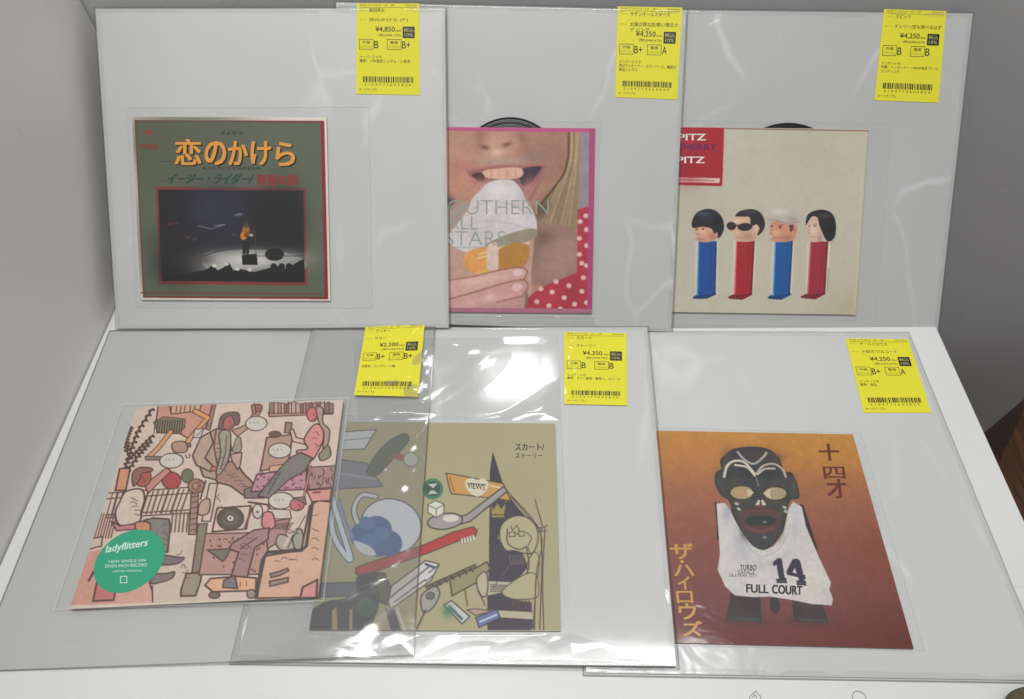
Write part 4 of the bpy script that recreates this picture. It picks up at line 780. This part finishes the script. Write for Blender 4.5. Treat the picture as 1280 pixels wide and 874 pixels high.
s6, c6 = make_single(P6, K6, [(797, 533), (1077, 541), (1157, 814), (819, 808)], a, 'orange to dark red record cover with a black carved mask wearing a white vest', .25, 8, (7, 2, 2), (.35, .2, .16), disc=(960, 541.3), R=.052)
I_NV = ink('navy_vest_print', (48, 44, 62)); I_RB = ink('dark_red_brush_print', (104, 40, 26)); I_GD = ink('gold_brush_print', (206, 150, 66)); I_GY = ink('grey_vest_print', (92, 92, 96))
px_letters('vest_lettering', [('FULL', 418, 574, 492, 602, .045, (0, 3)), ('COURT', 506, 576, 608, 606, .045, (0, 5))], P6, ink('black_vest_print', (28, 26, 28)), c6, H_INK, z6)
px_letters('small_vest_lettering', [('TURBO', 396, 508, 452, 526, .03), ('GARAGE', 388, 526, 446, 540, .01), ('OKAYAMA CITY', 358, 540, 454, 550, .01)], P6, I_GY, c6, H_INK, z6)
px_letters('corner_lettering', [('十', 664, 96, 730, 152, .035, (6, 0)), ('四', 678, 174, 750, 214, .03, (6, 0)), ('才', 690, 216, 754, 280, .035, (8, 0))], P6, I_RB, c6, H_INK, z6)
px_letters('brush_lettering', [('ザ', 156, 436, 232, 488, .03, (6, 0)), ('・', 192, 492, 204, 502, .03), ('ハ', 168, 508, 236, 546, .03, (4, 0)), ('イ', 182, 548, 222, 592, .03, (4, 0)), ('ロ', 178, 598, 232, 638, .03, (4, 0)), ('ウ', 186, 640, 244, 694, .03, (4, 0)), ('ズ', 198, 700, 264, 752, .03, (4, 0))], P6, I_GD, c6, H_INK, z6)

# ------------------------------------------------------------------ sleeve 4: clear plastic only, lapping over the olive record
uv4 = [tuple(P4.uv(*p)) for p in S4]
q4 = quad_uv(Plane('front'), S4, 0.003)
t4 = thing('record_sleeve', Plane('front').at(np.mean([p[0] for p in q4]), np.mean([p[1] for p in q4]), 0.0004), 'boardless clear sleeve on the shelf, under the comic cover, over the olive one', 'record sleeve', SLEEVE_GROUP)
def h4(s, t, u, v):
    b = np.interp(u, [-0.42, -0.36, -0.345, -0.16, -0.075, 0], [0.0002, 0.0004, 0.0006, 0.0049, 0.0066, 0.0066])
    cr = max(0.0, (u+0.175)/0.09); cr = min(cr, 1.0); top = math.exp(-((v-0.27)/0.07)**2)
    wv = 0.0007*cr*(0.25+top)*(math.sin(95*u+40*v+3*math.sin(60*v))+0.7*math.sin(210*v-120*u+2*math.sin(90*u))+0.5*abs(math.sin(160*u+90*v)))
    edge = min(s, 1-s, t, 1-t); return b+max(0, wv+0.0008*cr)*min(1, edge/0.03)
FILM4 = film('grey_tinted_clear_plastic', 0.84, 0.12, 0.10, 1.0, 0.14, 14, (3, 1, 0))
wavy_sheet('plastic_sheet', q4, h4, Plane('front'), 150, 150, FILM4, t4)
def hs(p): return h4(.5, .5, p[0], p[1])
V = []; sg = [(1, -1), (-1, -1), (-1, 1), (1, 1)]; FP = Plane('front'); Fc = []
for i in range(4):
    A0, A1 = np.array(q4[i]), np.array(q4[(i+1) % 4]); B0, Bb = A0+np.array(sg[i])*.0012, A1+np.array(sg[(i+1) % 4])*.0012; n0 = len(V)
    for k in range(81):
        t = k/80; pa = A0*(1-t)+A1*t; pb = B0*(1-t)+Bb*t; bh = np.interp(pa[0], [-0.42, -0.36, -0.345, -0.16, -0.075, 0], [0.0002, 0.0004, 0.0006, 0.0049, 0.0066, 0.0066])+.0003
        V += [FP.at(pa[0], pa[1], bh), FP.at(pb[0], pb[1], bh+.0001)]
    for k in range(80): j = n0+2*k; Fc.append((j, j+1, j+3, j+2))
link_mesh('plastic_edge', V, Fc, FILM_DARK_RIM, t4, smooth=True)
# loose plastic of the olive record's sleeve: crumpled patch above the cover, curled lip below it
t5 = [o for o in C.objects if o.get('label', '').startswith('crumpled shiny')][0]
def patch(name, corners, pl, amp, seed, parent, base=0.0017, kx=70, ky=110, mat=None):
    rs = np.random.RandomState(seed); p = rs.rand(6)*6.28; qv = quad_uv(pl, corners, .002)
    def h(s, t, u, v):
        e = min(1, min(s, 1-s, t, 1-t)/.08)
        z = math.sin(kx*u+p[0]+2*math.sin(ky*.6*v+p[1]))+.7*math.sin(ky*v+p[2]+1.6*math.sin(kx*u*.7+p[3]))+.4*abs(math.sin(1.9*kx*u-1.3*ky*v+p[4]))
        return base+amp*max(-0.2, z)*e
    return wavy_sheet(name, qv, h, pl, 110, 70, mat or FILM_PATCH, parent)
FILM_PATCH = film('loose_clear_plastic', 0.97, 0.04, 0.10, 1.1)
patch('loose_plastic', [(440, 424), (698, 420), (702, 525), (448, 525)], P5, .0013, 3, t5, kx=42, ky=64)
patch('loose_plastic', [(384, 792), (715, 792), (838, 831), (296, 826)], P5, .0008, 5, t5, kx=46, ky=150)
t2 = [o for o in C.objects if o.get('label', '').startswith('clear sleeve with white board leaning in the middle')][0]
patch('loose_plastic', [(566, 394), (742, 396), (744, 408), (568, 403)], P2, .0008, 8, t2, kx=60, ky=200)

# ------------------------------------------------------------------ price tags
HT = 0.0017
TAGS = [
 (P1, HT, [(446, 4), (524, 4.5), (525, 119), (445, 117.5)], 'yellow price tag at the top of the leftmost leaning sleeve, grades B and B+', '高田英太', ['恋のかけら (7")'], '¥4,850', '(税込¥5,335)', 'B', 'B+', ['ペーパージャケ', '備考：17年復刻シングル・入荷済']),
 (P2, HT, [(772, 8), (853, 9.5), (846.5, 124.5), (769, 121.5)], 'yellow price tag at the top of the middle leaning sleeve, grades B+ and A', 'サザンオールスターズ', ['太陽は罪な奴/歌い踊るカ', 'ゲ ソング'], '¥4,250', '(税込¥4,675)', 'B+', 'A', ['インナージャケ', '帯付ワンオーナー・カラーベース、裏面付', '美品シングル']),
 (P3, HT, [(1105, 11.5), (1183, 14), (1173, 128.5), (1093, 125.5)], 'yellow price tag at the top of the rightmost leaning sleeve, grades B and B', 'スピッツ', ['チェリー/空も飛べるはず'], '¥4,250', '(税込¥4,675)', 'B', 'B', ['インサート付', '状態：ワンオーナー (1996年限定プレス)', 'コンディング']),
 (P4R, .0009, [(457, 409), (531, 404.5), (522.5, 496), (442.5, 494)], 'tilted yellow price tag, grades B+ and B+, above the right edge of the comic cover', 'ラッキー', ['サマー'], '¥2,200', '(税込¥2,420)', 'B+', 'B+', ['状態良・コンプリート盤']),
 (P5, .0024, [(705, 415), (783, 416.5), (784, 507), (705, 505)], 'yellow price tag on the crumpled sleeve of the olive record, grades B and B', 'スカート', ['ストーリー'], '¥4,350', '(税込¥4,785)', 'B', 'B', ['インサート付', '備考：ライン盤有・盤面小、カバー小']),
 (P6, HT, [(1057, 423), (1135.5, 424), (1164, 516), (1079.5, 516)], 'yellow price tag at the top right of the orange mask record, grades B+ and A', 'ザ・ハイロウズ', ['十四才/フルコート'], '¥4,250', '(税込¥4,675)', 'B+', 'A', ['インサート付', '備考：美品']),
]
for i, tg in enumerate(TAGS): make_tag(i, *tg)

# ------------------------------------------------------------------ odds and ends round the shelf
mt, nt, p = new_mat('brown_wood')
tc = N(nt, 'ShaderNodeTexCoord'); mp = N(nt, 'ShaderNodeMapping'); mp.inputs['Scale'].default_value = (14, 1.2, 14); nt.links.new(tc.outputs['Object'], mp.inputs[0])
nz = N(nt, 'ShaderNodeTexNoise'); nz.inputs['Scale'].default_value = 6; nz.inputs['Detail'].default_value = 6; nz.inputs['Distortion'].default_value = 1.5; nt.links.new(mp.outputs[0], nz.inputs['Vector'])
r = N(nt, 'ShaderNodeValToRGB'); r.color_ramp.elements[0].color = rgba((62, 36, 20)); r.color_ramp.elements[1].color = rgba((98, 58, 30)); r.color_ramp.elements[0].position = .35; r.color_ramp.elements[1].position = .7
nt.links.new(nz.outputs['Fac'], r.inputs[0]); nt.links.new(r.outputs[0], p.inputs['Base Color']); p.inputs['Roughness'].default_value = .4
M_WOOD = mt
ZT = -0.30; FP0 = Plane('front')
pa, pb = FP0.px(1249, 576, ZT), FP0.px(1281, 508, ZT); d = pb-pa; d /= np.linalg.norm(d); nrm = np.array([d[1], -d[0], 0])
if nrm[0] < 0: nrm = -nrm
o0 = pa-d*0.25; L_ = 0.42; W_ = 0.35
corn = [o0, o0+d*L_, o0+d*L_+nrm*W_, o0+nrm*W_]
cab = thing('wooden_cabinet', (float(np.mean([q[0] for q in corn])), float(np.mean([q[1] for q in corn])), -0.78), 'dark brown wooden cabinet beside the shelf at the right edge', 'cabinet')
v, f = prism(corn, np.array([0, 0, 1.0]), 0.02); bevel(link_mesh('cabinet_top', v, f, M_WOOD, cab), .002)
cc = np.mean(corn, 0); body = [cc+(q-cc)*.96-np.array([0, 0, .0205]) for q in corn]
v, f = prism(body, np.array([0, 0, 1.0]), 0.4595); link_mesh('cabinet_body', v, f, M_WOOD, cab)
# dark pouch whose corner shows at the lower right
mt, nt, p = new_mat('dark_brown_fabric'); p.inputs['Roughness'].default_value = .9
r = N(nt, 'ShaderNodeValToRGB'); r.color_ramp.elements[0].color = rgba((66, 60, 46)); r.color_ramp.elements[1].color = rgba((116, 106, 84)); nt.links.new(noise_height(nt, 260, 3, .5), r.inputs[0]); nt.links.new(r.outputs[0], p.inputs['Base Color'])
pc = FP0.px(1312, 905, 0.0)
V, Fc = [], []; nu_, nv_ = 40, 20
for j in range(nv_+1):
    for i in range(nu_):
        th = math.pi*(j/nv_-.5); ph = 2*math.pi*i/nu_; sp = lambda x, e: math.copysign(abs(x)**e, x)
        V.append(pc+np.array([.030*sp(math.cos(th), .5)*sp(math.cos(ph), .7), .022*sp(math.cos(th), .5)*sp(math.sin(ph), .7), .007+.0068*sp(math.sin(th), .6)]))
for j in range(nv_):
    for i in range(nu_): Fc.append((j*nu_+i, j*nu_+(i+1) % nu_, (j+1)*nu_+(i+1) % nu_, (j+1)*nu_+i))
pouch = link_mesh('pouch', V, Fc, mt, None, loc=pc, smooth=True); pouch['label'] = 'dark brown fabric pouch at the lower right corner of the white shelf'; pouch['category'] = 'pouch'
# faint grey loops on the front of the shelf
def mark(pts, wd=0.0005):
    V, Fc = [], []; q = smooth_open(np.array(pts, float)); q3 = [FP0.px(x, y, .0003) for x, y in q]
    for k, c in enumerate(q3):
        t = q3[min(k+1, len(q3)-1)]-q3[max(k-1, 0)]; n = np.array([-t[1], t[0], 0]); n /= np.linalg.norm(n)+1e-9; V += [c-n*wd/2, c+n*wd/2]
    for k in range(len(q3)-1): Fc.append((2*k, 2*k+1, 2*k+3, 2*k+2))
    return link_mesh('loop_mark', V, Fc, ink('loop_grey', (150, 148, 140)), shelf)
mark([(937, 876), (938, 870), (943, 866), (945, 864), (948, 868), (951, 871), (950, 878)]); mark([(940, 872), (944, 869), (946, 873)])
mark([(1066, 878), (1066, 869), (1070, 864), (1078, 866), (1082, 871), (1083, 880)])
